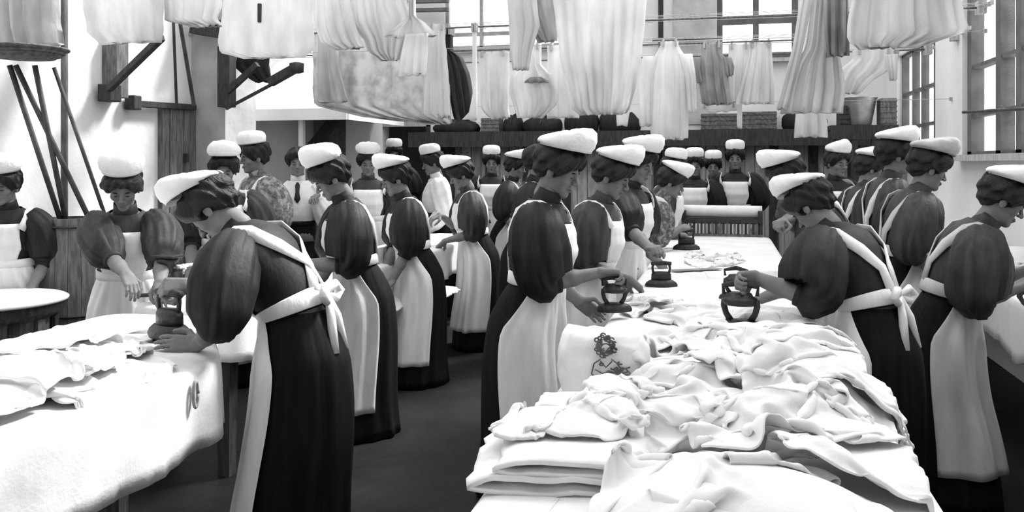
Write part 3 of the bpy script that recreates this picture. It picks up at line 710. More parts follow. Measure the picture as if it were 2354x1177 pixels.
# loop handle of cord on the left blanket
p = P(428, 905, 2.83); b = MB(); a = np.linspace(0, 2*math.pi, 20)
b.tube(np.array([(p[0]+.035, p[1]+.012*math.cos(t), p[2]+.042*math.sin(t)) for t in a]), .006, 8); tag(b.build('cord_loop', 'rope', None, True), 'small oval cord loop hanging on the left table blanket', 'cord')

# ------------------------------------------------------------------ linen heaps
HX0, HY0, HRES = -3.4, .6, .01
HGT = np.full((560, 920), ZTT-.32)                       # height of whatever already lies on the tables, 1 cm cells
def hm_rect(x0, y0, x1, y1, z):
    i0, i1, j0, j1 = int((x0-HX0)/HRES), int((x1-HX0)/HRES), int((y0-HY0)/HRES), int((y1-HY0)/HRES)
    HGT[i0:i1, j0:j1] = np.maximum(HGT[i0:i1, j0:j1], z)
hm_rect(-2.66, .9, -1.72, 2.65, ZTT); hm_rect(-2.66, 2.6, -2.1, 3.4, ZTT); hm_rect(-2.74, 3.62, -2.24, 8.0, ZTT); hm_rect(-.46, 1.15, .40, 8.3, ZTT); hm_rect(1.45, 2.2, 1.92, 9.6, ZTT)
def hm_at(X, Y):
    return HGT[np.clip(((X-HX0)/HRES).astype(int), 0, 559), np.clip(((Y-HY0)/HRES).astype(int), 0, 919)]
def rumple(sx, sy, hgt, seed, amp, n=40, sq=3.2, pw=2.2, steps=130, c=None, rz=0.0, flat=None):
    """a cloth sheet larger than its footprint, relaxed under gravity until it buckles into folds over a low mound."""
    rs = np.random.RandomState(int(seed)); u = np.linspace(-1, 1, n); U, V = np.meshgrid(u, u, indexing='ij')
    scr = 1.12+.55*amp; ax, ay = sx/2, sy/2
    k0 = rs.uniform(0, 6, 12); nzf = sum(np.sin((i+1)*1.7*(U*math.cos(k0[i])+V*math.sin(k0[i]))+k0[i+6]) for i in range(6))/6
    p = np.stack([U*ax*.98, V*ay*.98, hgt*(1-np.maximum(abs(U), abs(V))**2)+.03*(nzf+1)+.012*rs.rand(n, n)], -1)
    tw = .25*rs.randn(); c_, s_ = math.cos(tw), math.sin(tw); p[..., :2] = p[..., :2] @ np.array([[c_, s_], [-s_, c_]])
    ed = 1+.10*np.sin(3*np.arctan2(V, U)+k0[0])+.06*np.sin(7*np.arctan2(V, U)+k0[1])
    q = p.copy(); lx, ly = sx*scr/(n-1), sy*scr/(n-1); dg = math.hypot(lx, ly); S = slice
    fam = [((S(1, None), S(None)), (S(0, -1), S(None)), lx, .5), ((S(None), S(1, None)), (S(None), S(0, -1)), ly, .5),
           ((S(1, None), S(1, None)), (S(0, -1), S(0, -1)), dg, .3), ((S(1, None), S(0, -1)), (S(0, -1), S(1, None)), dg, .3),
           ((S(2, None), S(None)), (S(0, -2), S(None)), 2*lx, .12), ((S(None), S(2, None)), (S(None), S(0, -2)), 2*ly, .12)]
    cr, sr = math.cos(rz), math.sin(rz); zb = 0 if flat is not None else None
    if flat is None: p[..., 2] += .04; q = p.copy()
    for it in range(steps):
        v = (p-q)*.88; q = p.copy(); p = p+v; p[..., 2] -= .00055
        for _ in range(2):
            for A, B, L, k in fam:
                e = p[A]-p[B]; l = np.sqrt((e*e).sum(-1))+1e-9; cc = (k*.5*(l-L)/l)[..., None]*e; p[A] -= cc; p[B] += cc
            r = ((abs(p[..., 0])/(ax*ed))**sq+(abs(p[..., 1])/(ay*ed))**sq)**(1/sq); k = np.where(r > 1, 1/np.maximum(r, 1e-6), 1)
            p[..., 0] *= k; p[..., 1] *= k
            gz = 0 if flat is not None else hm_at(c[0]+cr*p[..., 0]-sr*p[..., 1], c[1]+sr*p[..., 0]+cr*p[..., 1])-ZTT
            fl = gz+.65*hgt*np.clip(1-np.minimum(r, 1)**(pw+1), 0, 1)+.003; lo = p[..., 2] < fl
            p[..., 2] = np.where(lo, fl, np.minimum(p[..., 2], fl+hgt*1.2+.03)); q[..., :2] = np.where(lo[..., None], p[..., :2]*.7+q[..., :2]*.3, q[..., :2])
    if flat is None:
        X, Y = c[0]+cr*p[..., 0]-sr*p[..., 1], c[1]+sr*p[..., 0]+cr*p[..., 1]; I, J = ((X-HX0)/HRES).astype(int), ((Y-HY0)/HRES).astype(int)
        for di in (-1, 0, 1):
            for dj in (-1, 0, 1): np.maximum.at(HGT, (np.clip(I+di, 0, 559), np.clip(J+dj, 0, 919)), p[..., 2]+ZTT+.006)
    return p
def heap(px, py, d_or_z, sx, sy, hgt, label, seed, rz=0.0, m='linen', amp=.35, frq=5.0, n=40, name='crumpled_linen', z0=None, pw=2.2, sq=3.2, cat='linen', group='crumpled linen on the central table', steps=130):
    flat = z0; z0 = ZTT if z0 is None else z0; c = G(px, py, z0) if d_or_z is None else P(px, py, d_or_z); c[2] = z0
    R = rumple(sx, sy, hgt, seed, amp, n, sq, pw, steps, c, rz, flat); cr, sr = math.cos(rz), math.sin(rz); R[..., :2] = R[..., :2] @ np.array([[cr, sr], [-sr, cr]])
    b = MB(); b.loft(R, closed=False); o = b.build(name, m, None, True, loc=tuple(c))
    if 'narrow' not in group and 'bench' not in group and name != 'flat_sheet':
        s = o.modifiers.new('smooth', 'SUBSURF'); s.levels = 1; s.render_levels = 1
    t = o.modifiers.new('thickness', 'SOLIDIFY'); t.thickness = .004; t.offset = 1
    return tag(o, label, cat, group)
p = P(1385, 915, 2.58); hm_rect(p[0]-.12, p[1]-.09, p[0]+.12, p[1]+.10, ZTT+.10)
p = P(1290, 1150, 1.92); hm_rect(p[0]-.17, p[1]-.15, p[0]+.14, p[1]+.15, ZTT+.072)
heap(1590, 725, None, .46, .55, .035, 'low rumpled sheet behind the openwork iron', 11, .2, amp=.5)
heap(1480, 715, None, .26, .40, .06, 'crumpled white cloth under the tall woman\'s black iron', 12, .1, amp=.4)
heap(1800, 755, None, .40, .50, .09, 'rumpled sheet gathered in front of the right-hand ironer', 13, -.2, amp=.6)
heap(1640, 800, None, .50, .40, .07, 'creased white sheet just nearer than the openwork iron', 37, .3, amp=.6)
heap(1760, 840, None, .62, .46, .11, 'broad creased sheet in the middle of the central table', 14, .1, amp=.6)
heap(1880, 880, None, .40, .44, .12, 'knotted white garment at the right edge of the central table', 15, .4, amp=.5)
heap(1580, 905, None, .36, .32, .16, 'twisted white cloth with a deep fold beside the printed bundle', 16, .6, amp=.7)
heap(1650, 985, None, .62, .40, .13, 'large loose heap of petticoats at the centre of the near pile', 17, -.1, amp=.6)
heap(1300, 985, None, .40, .30, .12, 'frilled white bundle on the near left of the pile', 18, .2, amp=.5)
heap(1960, 990, None, .44, .40, .13, 'scalloped linen bundle at the near right of the pile', 19, .1, amp=.5)
heap(1660, 1190, None, .56, .44, .14, 'smooth white sheet mound at the bottom of the picture', 20, .1, amp=.3)
heap(1990, 1110, None, .50, .36, .11, 'flat folded sheet spreading at the bottom right of pile', 21, .05, amp=.4)
heap(1780, 960, 2.42, .44, .32, .06, 'small rumpled shirt lying on top of the petticoat heap', 22, .5, amp=.6)
heap(1920, 1030, 2.2, .44, .28, .05, 'thin creased cloth draped over the scalloped bundle', 35, .2, amp=.5)
heap(1520, 1060, 2.05, .40, .28, .06, 'creased chemise thrown on the near edge of the pile', 36, -.3, amp=.6)
heap(1900, 930, 2.6, .34, .30, .05, 'lace-edged cloth slung over the knotted garment', 38, .8, amp=.6)
heap(1800, 1110, 1.95, .44, .30, .06, 'crumpled pillowcase on the bottom right sheet mound', 39, .4, amp=.6)
heap(1650, 880, 2.75, .34, .28, .05, 'soft collarless shirt heaped behind the petticoats', 44, 1.0, amp=.7)
# printed bundle standing on the left edge
p = P(1385, 915, 2.58); c = np.array([p[0], p[1], ZTT]); e = empty('printed_bundle', tuple(c), YAW, 'square white bundle printed with a dark curly figure', 'bundle')
n = 40; a = np.arange(n)/n*2*math.pi; R = []
for i in range(17):
    t = i/16; z = .185*t; s = 1-.10*t+.05*math.sin(math.pi*t); end = (1-abs(2*t-1)**6*.18)
    ring = []
    for q in a:
        k = (abs(math.cos(q))**5+abs(math.sin(q))**5)**(-.2); x, y = math.cos(q)*k*.13*s*end, math.sin(q)*k*.10*s*end
        f = .010*fbm(x*12+3, z*14, y*12)+.006*fbm(x*30, z*30, y*30+4); ring.append((x*(1+f*4), y*(1+f*4)+.02*t, z+f*(t > .5)*1.5))
    R.append(ring)
b = MB(); b.loft(np.array(R), True, True); b.build('bundle', 'linen', e, True)
random.seed(4)
def ink(pts, r): 
    return pts, r
front = lambda x, z: (x, -.1035+.10*(abs(x)/.13)**5*.1-.004+(z/.185)*.022, z)
lines = []
for k in range(44):                                          # curls of the printed figure
    a = random.uniform(0, 6.28); rr = random.uniform(.012, .024); cx, cz = .012+rr*math.cos(a), .128+rr*1.1*math.sin(a); r0 = random.uniform(.003, .006)
    lines.append([(cx+r0*math.cos(t), cz+r0*math.sin(t)) for t in np.linspace(0, 5.5, 9)])
for k in range(16):
    cx, cz = random.uniform(-.012, .05), random.uniform(.035, .09); r0 = random.uniform(.004, .009); lines.append([(cx+r0*math.cos(t), cz+.6*r0*math.sin(t)) for t in np.linspace(random.uniform(0, 3), 5.5, 8)])
lines.append([(.012+.012*math.cos(t), .118+.015*math.sin(t)) for t in np.linspace(0, 6.28, 14)])
lines += [[(.006, .12), (.009, .121)], [(.016, .12), (.019, .121)], [(.009, .112), (.013, .110), (.017, .112)]]
lines += [[(.0, .095), (-.014, .085), (-.02, .06), (-.006, .045), (.012, .04), (.03, .045)], [(.024, .095), (.036, .085), (.046, .07), (.065, .075)], [(-.012, .07), (.005, .06), (.02, .066), (.04, .058), (.06, .064)], [(0, .03), (.01, .024), (.02, .03), (.03, .024), (.042, .03), (.05, .024)], [(.0, .09), (.012, .075), (.026, .09)], [(.035, .07), (.05, .055), (.066, .06), (.055, .072)]]
b = MB()
for ln in lines:
    b.tube(np.array([np.array(front(.0+(x-.012)*1.3, .108+(z-.085)*1.15)) for x, z in ln]), .0022, 5)
mo = b.build('printed_motif', 'ink', e); mo['kind'] = 'stuff'
# layered folded sheet with open loops at the bottom left of the pile
p = P(1290, 1150, 1.92); c = np.array([p[0], p[1], ZTT]); e = empty('folded_sheet', tuple(c), 0.15, 'thickly folded white sheet with open looped edge, lower left of pile', 'linen', 'folded linen')
for i, (w, hh, x0, z0, yy) in enumerate(((.34, .040, -.02, .0, 0), (.30, .036, .02, .034, .01))):
    pts = []; t = np.linspace(0, 1, 26)
    path = [(x0+w*.55, z0+.012), (x0, z0+.010), (x0-w*.35, z0+.008), (x0-w*.50, z0+hh*.42), (x0-w*.36, z0+hh*.88), (x0, z0+hh*.95), (x0+w*.55, z0+hh*.8)]
    xs_ = np.interp(t, np.linspace(0, 1, 7), [q[0] for q in path]); zs_ = np.interp(t, np.linspace(0, 1, 7), [q[1] for q in path])
    R = [[(xs_[k]+.02*(j/8-.5)*math.sin(i+2*j), yy+(-.16+.32*j/8), zs_[k]+.006*fbm(xs_[k]*12, j*.4, i)) for k in range(26)] for j in range(9)]
    b = MB(); b.loft(np.array(R), closed=False); b.build('fold', 'linen', e, True, solid=.009)
heap(1300, 1090, 2.0, .34, .22, .05, 'thin frilled cloth lying on the looped folded sheet', 23, .1, amp=.35, frq=8)
# linen on the left table
for i, (px_, py_, sx_, sy_, hh, zz_, lb) in enumerate(((170, 885, .50, .56, .05, 0, 'lowest folded shirt of the stack on the left table'), (150, 865, .46, .50, .045, .028, 'middle folded shirt of the stack on the left table'), (110, 845, .42, .44, .04, .052, 'topmost folded shirt of the stack on the left table'))):
    heap(px_, py_, None, sx_, sy_, hh, lb, 50+i, .12*i, amp=.45, frq=4, sq=5, pw=7, name='folded_shirt', group='folded shirts on the left table')
heap(-20, 950, None, .34, .44, .11, 'rumpled pale cloth in the lower left corner', 24, .2, amp=.4, frq=7, group='linen on the left table')
heap(330, 790, None, .55, .40, .012, 'flat white sheet being ironed on the left table', 25, .1, amp=.3, frq=3, group='linen on the left table', name='flat_sheet')
for i, (px_, py_, rz_) in enumerate(((176, 796, .1), (333, 850, .0), (295, 822, .4))):
    p = G(px_, py_, ZTT+.015); tag(MB().box((0, 0, .004), (.045, .012, .008), rz_+YAW).build('clothes_peg', 'wood', None, False, loc=tuple(p), bevel=.002), ['dark peg lying near the far edge of left table', 'dark peg lying nearest the cord loop on left table', 'tiny dark peg on the flat sheet'][i], 'peg', 'pegs on the left table')
# white bundle behind the left table, linen on the other tables
heap(436, 692, None, .13, .20, .27, 'tall white linen bundle beside the black gas heater', 26, .1, amp=.15, frq=4, group='linen on the narrow table', pw=8)
heap(700, 668, None, .26, .40, .05, 'white cloth with a dark hole on the narrow table', 27, .1, amp=.4, group='linen on the narrow table')
heap(890, 605, None, .34, .5, .16, 'white garment heaped on the narrow table between two ironers', 28, .1, amp=.35, group='linen on the narrow table')
heap(1005, 580, None, .3, .4, .06, 'crumpled cloth at the far end of the narrow table', 29, .1, amp=.4, group='linen on the narrow table')
heap(2345, 640, None, .34, .5, .28, 'white linen heap on the right bench by the frame edge', 31, .1, amp=.25, group='linen on the right bench')
heap(2270, 590, None, .3, .5, .12, 'low linen heap further along the right bench', 32, .1, amp=.3, group='linen on the right bench')
heap(1640, 600, None, .40, .8, .012, 'thin smooth sheet on the far half of the central table', 33, .0, amp=.3, frq=3, name='flat_sheet')
# thin grey strip standing in for the long shadow beside the iron
p0, p1 = G(1545, 622, ZTT+.014), G(1655, 617, ZTT+.014)
b = MB(); b.bar((p0-p0), p1-p0, .07, .004); tag(b.build('shadow_strip', 'linen_grey', None, loc=tuple(p0)), 'narrow grey strip painting a shadow on the central table by an iron', 'painted_shadow')
# padded press at the far end of the central table
pa, pb = P(1566, 542, 8.05), P(1752, 542, 8.05); L = pb[0]-pa[0]; e = empty('roller_press', (pa[0], pa[1]+.05, ZTT), 0, 'long white-topped press with a dark slatted side at the table end', 'press')
b = MB(); b.tube([(x, .16, .225) for x in np.linspace(0, L, 9)], .058, 20); b.build('padded_roller', 'linen', e, True)
MB().box((L/2, .16, .14), (L, .30, .04)).build('bed_board', 'wood', e, bevel=.004)
for k in range(22): MB().box((L*(k+.5)/22, .005, .08), (L/22*.6, .02, .11)).build('slat', 'wood' if k % 2 else 'wood_mid', e)
MB().box((L/2, .02, .013), (L, .05, .026)).build('rail', 'wood_mid', e); MB().box((L/2, .012, .145), (L, .05, .03)).build('rail', 'wood', e)
for x in (0.02, L-.02): MB().box((x, .16, .12), (.04, .30, .24)).build('end_frame', 'wood', e, bevel=.006)

# ------------------------------------------------------------------ tub, poles, pipe at the left
p = P(165, 500, 5.35); zb = p[2]; e = empty('posser_barrel', (p[0], p[1], 0), 0, 'tall staved barrel holding long poles between two left women', 'barrel')
n = 16
for k in range(n):
    a = k/n*6.283; st_ = MB(); R = []
    for z, r in ((0, .17), (zb*.3, .195), (zb*.6, .195), (zb, .165)):
        R.append([(rr*math.cos(a+w), rr*math.sin(a+w), z) for rr, w in ((r, -.19), (r, .19), (r-.025, .19), (r-.025, -.19))])
    st_.loft(np.array(R), True, True); st_.build('stave', 'wood_mid', e)
for z, r in ((.12, .188), (zb*.5, .205), (zb-.05, .178)):
    b = MB(); a = np.linspace(0, 2*math.pi, 33); b.tube(np.array([(r*math.cos(t), r*math.sin(t), z) for t in a]), .008, 6); b.build('hoop', 'iron', e, True)
b = MB(); b.lathe([(.01, zb*.5), (.16, zb*.5), (.16, zb*.5+.02), (.01, zb*.5+.02)], 20); b.build('inner_floor', 'wood', e)
c0 = p.copy()
for (tx, ty, bx_, by_, lb, r) in ((22, 150, 138, 503, 'leftmost dark pole leaning in the barrel', .016), (80, 150, 150, 500, 'steepest dark pole standing in the barrel', .016), (36, 150, 200, 492, 'dark pole crossing in front of the others', .016), (124, 155, 232, 468, 'thin pole nearest the fair-capped woman', .012)):
    q0 = P(tx, ty, 5.2); q1 = P(bx_, by_, 5.35); dq = (q1-q0); q1 = q1+dq*.15 if bx_ < 210 else q1+dq*.3
    tag(MB().tube([q0-q1, np.zeros(3)], r, 10).build('washing_pole', 'pole', None, True, loc=tuple(q1)), lb, 'pole', 'poles leaning in the barrel')
o0 = P(148, 0, 5.6); tag(MB().tube([(0, 0, 0), (0, 0, ZC)], .022, 10).build('water_pipe', 'wood_mid', None, True, loc=(o0[0], o0[1], 0)), 'upright grey pipe rising from floor to ceiling at left', 'pipe')
# round tray with linen on the pole tops
p = P(55, 134, 5.15); e = empty('wicker_tray', tuple(p), 0, 'shallow round wicker tray raised on the pole tops', 'tray')
b = MB(); b.lathe([(.01, 0), (.17, .0), (.235, .05), (.245, .055), (.225, .06), (.165, .012), (.01, .012)], 32); b.build('basket', 'wicker', e, True)
for z, r in ((.02, .195), (.035, .215), (.056, .240)):
    b = MB(); a = np.linspace(0, 2*math.pi, 33); b.tube(np.array([(r*math.cos(t), r*math.sin(t), z) for t in a]), .008, 6); b.build('woven_band', 'wicker', e, True)

# ------------------------------------------------------------------ shelf goods
ys = YB-.22
def on_shelf(px): return Yp(px, 0, ys)[0]
def basket(pa, pb, hgt, label, m='wicker', z=None, y=None, name='wicker_basket', cat='basket'):
    y = ys if y is None else y; x0, x1 = Yp(pa, 0, y)[0], Yp(pb, 0, y)[0]; z = SHZ if z is None else z; w = x1-x0
    e = empty(name, ((x0+x1)/2, y, z), 0, label, cat, 'goods on the back shelf')
    for nm, c, s in (('front', (0, -.13, hgt/2), (w, .015, hgt)), ('back', (0, .13, hgt/2), (w, .015, hgt)), ('side', (-w/2+.008, 0, hgt/2), (.015, .26, hgt)), ('side', (w/2-.008, 0, hgt/2), (.015, .26, hgt)), ('bottom', (0, 0, .008), (w, .26, .016))):
        MB().box(c, s).build(nm, m, e)
    for k in range(max(3, int(hgt/.05))): MB().box((0, -.14, (k+.5)*hgt/max(3, int(hgt/.05))), (w+.01, .012, .018)).build('woven_band', m, e)
    return e
basket(1612, 1697, .22, 'left of two dark wicker baskets on the back shelf'); basket(1706, 1784, .24, 'right of two dark wicker baskets on the back shelf')
basket(1112, 1152, .20, 'small grey crate on the back shelf left of centre', 'wood_mid', name='crate', cat='crate')
for i, (pa, pb, hh, lb) in enumerate(((1160, 1200, .16, 'dark bundle beside the small crate on the shelf'), (1205, 1290, .14, 'long dark bundle on the back shelf behind white blouse'), (1300, 1375, .20, 'highest dark bundle at the middle of the back shelf'), (1378, 1470, .17, 'dark slumped bundle left of the long nightgown'), (1000, 1100, .12, 'dark bundle at the left end of the back shelf'), (1800, 1900, .16, 'dark bundle on the back shelf by the right corner'))):
    x0, x1 = on_shelf(pa), on_shelf(pb); c = np.array([(x0+x1)/2, ys, SHZ])
    R = []; w = (x1-x0)/2+.02
    for k in range(13):
        t = k/12; an = -math.pi/5+t*(math.pi/2+math.pi/5)*.98; r = math.cos(an)**.55; z = hh*1.5*(math.sin(an)+.588)/1.588
        R.append([(math.cos(q)*w*r*(1+.10*fbm(math.cos(q)*2+i, math.sin(q)*2, t*2)), math.sin(q)*.17*r*(1+.1*math.sin(5*q+i)), z*(1+.25*fbm(math.cos(q)*w*r*5+i*3, math.sin(q), i))+.0*k) for q in np.arange(40)/40*2*math.pi])
    b = MB(); b.loft(np.array(R), True, True); e = empty('cloth_bundle', tuple(c), 0, lb, 'bundle', 'goods on the back shelf'); b.build('wrapping', 'dress', e, True)
    b = MB(); b.tube(np.array([(0+.02*math.sin(t), .18*math.cos(t), hh*.72+hh*.86*math.sin(t)) for t in np.linspace(0, math.pi, 15)]), .006, 6); b.build('tie_cord', 'pole', e, True)
# corner rack with bucket and boxes
yr = 10.6; xa, xb = Yp(1905, 0, yr)[0], min(XR-.04, Yp(2058, 0, yr)[0]); zr = Yp(1980, 289, yr)[2]
e = empty('corner_rack', (xa, yr, 0), 0, 'dark timber rack in the far right corner carrying a bucket', 'rack')
MB().box2((0, -.2, zr-.05), (xb-xa, .25, zr)).build('rack_shelf', 'wood', e); MB().box2((0, -.2, zr-.16), (xb-xa, -.16, zr-.05)).build('rack_rail', 'wood', e)
for fx in (.08, .36, .66, .97):
    MB().box(((xb-xa)*fx, -.15, (zr-.05)/2), (.07, .07, zr-.05)).build('leg', 'wood', e)
MB().box(((xb-xa)/2, -.15, 1.3), (xb-xa, .05, .08)).build('cross_rail', 'wood', e)
q = Yp(1972, 0, yr); e = empty('tin_bucket', (q[0], yr, zr), 0, 'flared pale tin bucket on the corner rack', 'bucket')
b = MB(); b.lathe([(.01, 0), (.135, 0), (.145, .01), (.20, .30), (.212, .315), (.205, .32), (.19, .30), (.135, .02), (.01, .02)], 28); b.build('pail', 'tin', e, True)
b = MB(); a = np.linspace(0, 2*math.pi, 33); b.tube(np.array([(.207*math.cos(t), .207*math.sin(t), .315) for t in a]), .009, 6); b.build('rim', 'tin', e, True)
b = MB(); a = np.linspace(0, math.pi, 17); b.tube(np.array([(.20*math.cos(t), .03+.12*math.sin(t), .31-.06*math.sin(t)) for t in a]), .006, 6); b.build('bail_handle', 'iron_bright', e, True)
basket(2020, 2056, .30, 'grey box on the corner rack right of the bucket', 'wood_mid', zr, yr, 'storage_box', 'box')
o = basket(1926, 1950, .22, 'dark box on the corner rack left of the bucket', 'wood', zr, yr, 'storage_box', 'box')

# ------------------------------------------------------------------ drying rails and hanging laundry
def rail(y, z, label, r=.016, m='wood_mid', name='drying_rail'):
    e = empty(name, (0, y, z), 0, label, 'rail')
    MB().tube([(XL, 0, 0), (XR, 0, 0)], r, 8).build('pole', m, e, True)
    for x in (XL+.03, XR-.03): MB().box((x, 0, 0), (.06, .10, .10)).build('socket', 'wood_pale', e)
    return e
RAILS = dict(A=(4.7, 2.78), B=(5.6, 2.86), C=(6.7, 3.02), D=(8.3, 2.62), E=(7.5, 2.72), F=(9.3, 2.62))
for (k, (y, z)), lb in zip(RAILS.items(), ('nearest drying rail just above the picture, wall to wall', 'second drying rail above the picture, wall to wall', 'third drying rail above the picture, wall to wall',
        'clothes rail carrying the long nightgown and grey blouse', 'clothes rail carrying the mottled curtain', 'farthest clothes rail before the back windows')):
    rail(y, z, lb, .016 if k in 'ABC' else .008)
def panel_mesh(b, rows, y, o, thick, fold, nf, seed, nr=26, nc=30, flare=1.0):
    """closed cloth shell between a left and a right outline (world x, z), hanging in plane y; folds deepen downwards."""
    rows = np.array(rows, float); zs = rows[:, 0]; zq = np.linspace(zs[0], zs[-1], nr); order = np.argsort(zs)
    x0 = np.interp(zq, zs[order], rows[order, 1]); x1 = np.interp(zq, zs[order], rows[order, 2]); R = []
    ph = random.Random(seed).uniform(0, 6)
    for i, z in enumerate(zq):
        t = i/(nr-1); u = np.linspace(-1, 1, nc); w = x1[i]-x0[i]; ed = 1+.03*fbm(z*5, seed, 1)
        prof = np.sqrt(np.clip(1-u**4, 0, 1)); fo = fold*(.35+.75*t)*(np.sin(nf*math.pi*u+ph+1.1*math.sin(z*2+seed))+.5*np.sin(nf*2.3*math.pi*u+2*ph+z*3))
        th = thick*(.35+.65*math.sin(math.pi*min(1, .15+t*.8)))
        xx = (x0[i]+x1[i])/2+u*w/2*ed+.3*fo*np.cos(nf*math.pi*u)
        hemz = .012*np.sin(nf*math.pi*u+ph)*(i == nr-1)
        fr = np.stack([xx, y-prof*th/2+fo, z+0*u+hemz], 1); bk = np.stack([xx, y+prof*th/2+fo*.9+.004, z+0*u+hemz], 1)
        R.append(np.vstack([fr, bk[::-1]]))
    b.loft(np.array(R)-np.asarray(o), True, True)
def garment(name, label, ry, rows, m='linen_hung', cat='garment', thick=.05, fold=.020, nf=4, sleeves=(), own=False, tops=True, dy=0.0, group='laundry drying overhead', parts=()):
    y, zr = RAILS[ry]; y += dy
    W = [(Yp((a+c)/2, py, y)[2], Yp(a, py, y)[0], Yp(c, py, y)[0]) for py, a, c in rows]
    if own: zr = W[0][0]; W[0] = (zr, W[0][1], W[0][2])
    if abs(dy) > .02 or own: cord(y, zr, label)
    if tops and not own: W = [(zr, W[0][1], W[0][2])]+[w for w in W if w[0] < zr-.01]
    o = np.array([(W[0][1]+W[0][2])/2, y, W[0][0]]); e = empty(name, tuple(o), 0, label, cat, group)
    sd = sum(map(ord, label)) % 97+1
    b = MB(); panel_mesh(b, W, y, o, thick, fold, nf, sd); b.build('cloth', m, e, True)
    for k, rw in enumerate(sleeves):
        V = [(Yp((a+c)/2, py, y)[2], Yp(a, py, y)[0], Yp(c, py, y)[0]) for py, a, c in rw]
        b = MB(); panel_mesh(b, V, y-.03, o, thick*.8, fold*.5, 2, sd+k+1, 14, 14); b.build('sleeve', m, e, True)
    for nm, rw, mm in parts:
        V = [(Yp((a+c)/2, py, y)[2], Yp(a, py, y)[0], Yp(c, py, y)[0]) for py, a, c in rw]
        b = MB(); panel_mesh(b, V, y-.05, o, thick*.7, fold*.5, 3, sd+9, 14, 18); b.build(nm, mm, e, True)
    if tops:
        for fx in (.15, .85):
            x = W[0][1]*(1-fx)+W[0][2]*fx; MB().box(np.array([x, y, zr-.015])-o, (.018, thick+.03, .075)).build('clothes_peg', 'wood_pale', e)
    return e
g = garment
CORDS = {}
def cord(y, z, label):
    k = (round(y, 2), round(z, 2))
    if k in CORDS: return
    CORDS[k] = 1; e = empty('clothesline', (0, y, z), 0, 'thin cord carrying the '+' '.join(label.split()[:12]), 'clothesline', 'thin clotheslines')
    MB().tube([(XL, 0, 0), (XR, 0, 0)], .0025, 6).build('line', 'wood_pale', e, True)
    for x in (XL+.012, XR-.012): MB().box((x, 0, 0), (.024, .03, .03)).build('hook', 'wood_pale', e)
# left
g('hung_sheet', 'grey-white sheet hanging over the wicker tray, top left corner', 'A', [(-40, -40, 130), (60, -40, 134), (108, -30, 140)], 'linen_pale', thick=.08, fold=.03, nf=5)
g('hung_towel', 'bright white towel against the left wall', 'B', [(-20, 190, 372), (30, 195, 376), (70, 200, 376), (98, 230, 372)], thick=.05, nf=3)
g('hung_sheet', 'pale sheet with a ragged edge above the grey pier', 'B', [(-20, 376, 512), (20, 378, 512), (46, 380, 500), (60, 440, 512)], thick=.05, nf=5, dy=.1)
g('hung_sheet', 'broad bright white sheet above the steam hood', 'C', [(-10, 515, 718), (40, 508, 720), (90, 500, 722), (118, 505, 722), (132, 560, 700)], thick=.08, fold=.02, nf=3)
g('dark_cloth', 'small black cloth sagging below the bright white sheet', 'E', [(126, 532, 620), (150, 536, 618), (172, 560, 622), (188, 585, 625)], 'dress', thick=.06, fold=.01, nf=2, own=True, dy=-.05)
tag(MB().box((0, 0, 0), (.03, .03, .16)).build('line_peg', 'wood', None, loc=tuple(Yp(597, 30, 6.655)), bevel=.005), 'single large dark peg on the bright white sheet', 'peg')
# centre left
g('hung_shirt', 'white shirt hanging left of the patterned blouse', 'C', [(-10, 722, 800), (60, 722, 815), (98, 735, 830), (112, 770, 835)], nf=4)
g('hung_blouse', 'pale patterned blouse hanging high left of centre', 'C', [(-10, 800, 930), (50, 805, 950), (90, 838, 935), (120, 850, 925), (138, 880, 918)], 'linen_hung', nf=6, fold=.03, dy=.15)
g('hung_jacket', 'white cape-shouldered jacket below the roof bars', 'B', [(38, 940, 952), (50, 925, 972), (70, 895, 992), (84, 884, 1004)], nf=3, dy=.2, tops=True, parts=(('skirt_panel', [(80, 938, 990), (120, 930, 988), (174, 921, 985)], MATS['hung_linen']),))
g('mottled_curtain', 'wide mottled grey curtain behind the white jacket', 'E', [(95, 722, 1020), (150, 720, 1028), (200, 718, 1034), (240, 722, 1036), (272, 850, 1038), (284, 985, 1040)], 'linen_print', thick=.05, fold=.03, nf=7)
g('hung_towel', 'grey towel square in front of the mottled curtain', 'E', [(98, 730, 776), (150, 730, 778), (235, 728, 800)], 'linen_pale', dy=-.15, nf=2)
g('hung_petticoat', 'light petticoat between jacket and dark coat', 'E', [(90, 985, 1022), (160, 975, 1028), (262, 968, 1034), (270, 985, 1036)], dy=-.22, nf=4, fold=.015)
g('dark_coat', 'dark rounded coat hanging left of the big sheets', 'E', [(118, 1026, 1040), (130, 1026, 1062), (170, 1030, 1080), (220, 1034, 1088), (262, 1040, 1090), (275, 1045, 1090)], 'dress_grey', thick=.12, dy=.1, nf=3)
g('hung_stocking', 'thin white stocking looped beside the dark coat', 'E', [(150, 1086, 1096), (215, 1087, 1097), (258, 1078, 1097), (275, 1062, 1096)], dy=-.05, nf=1, fold=.004)
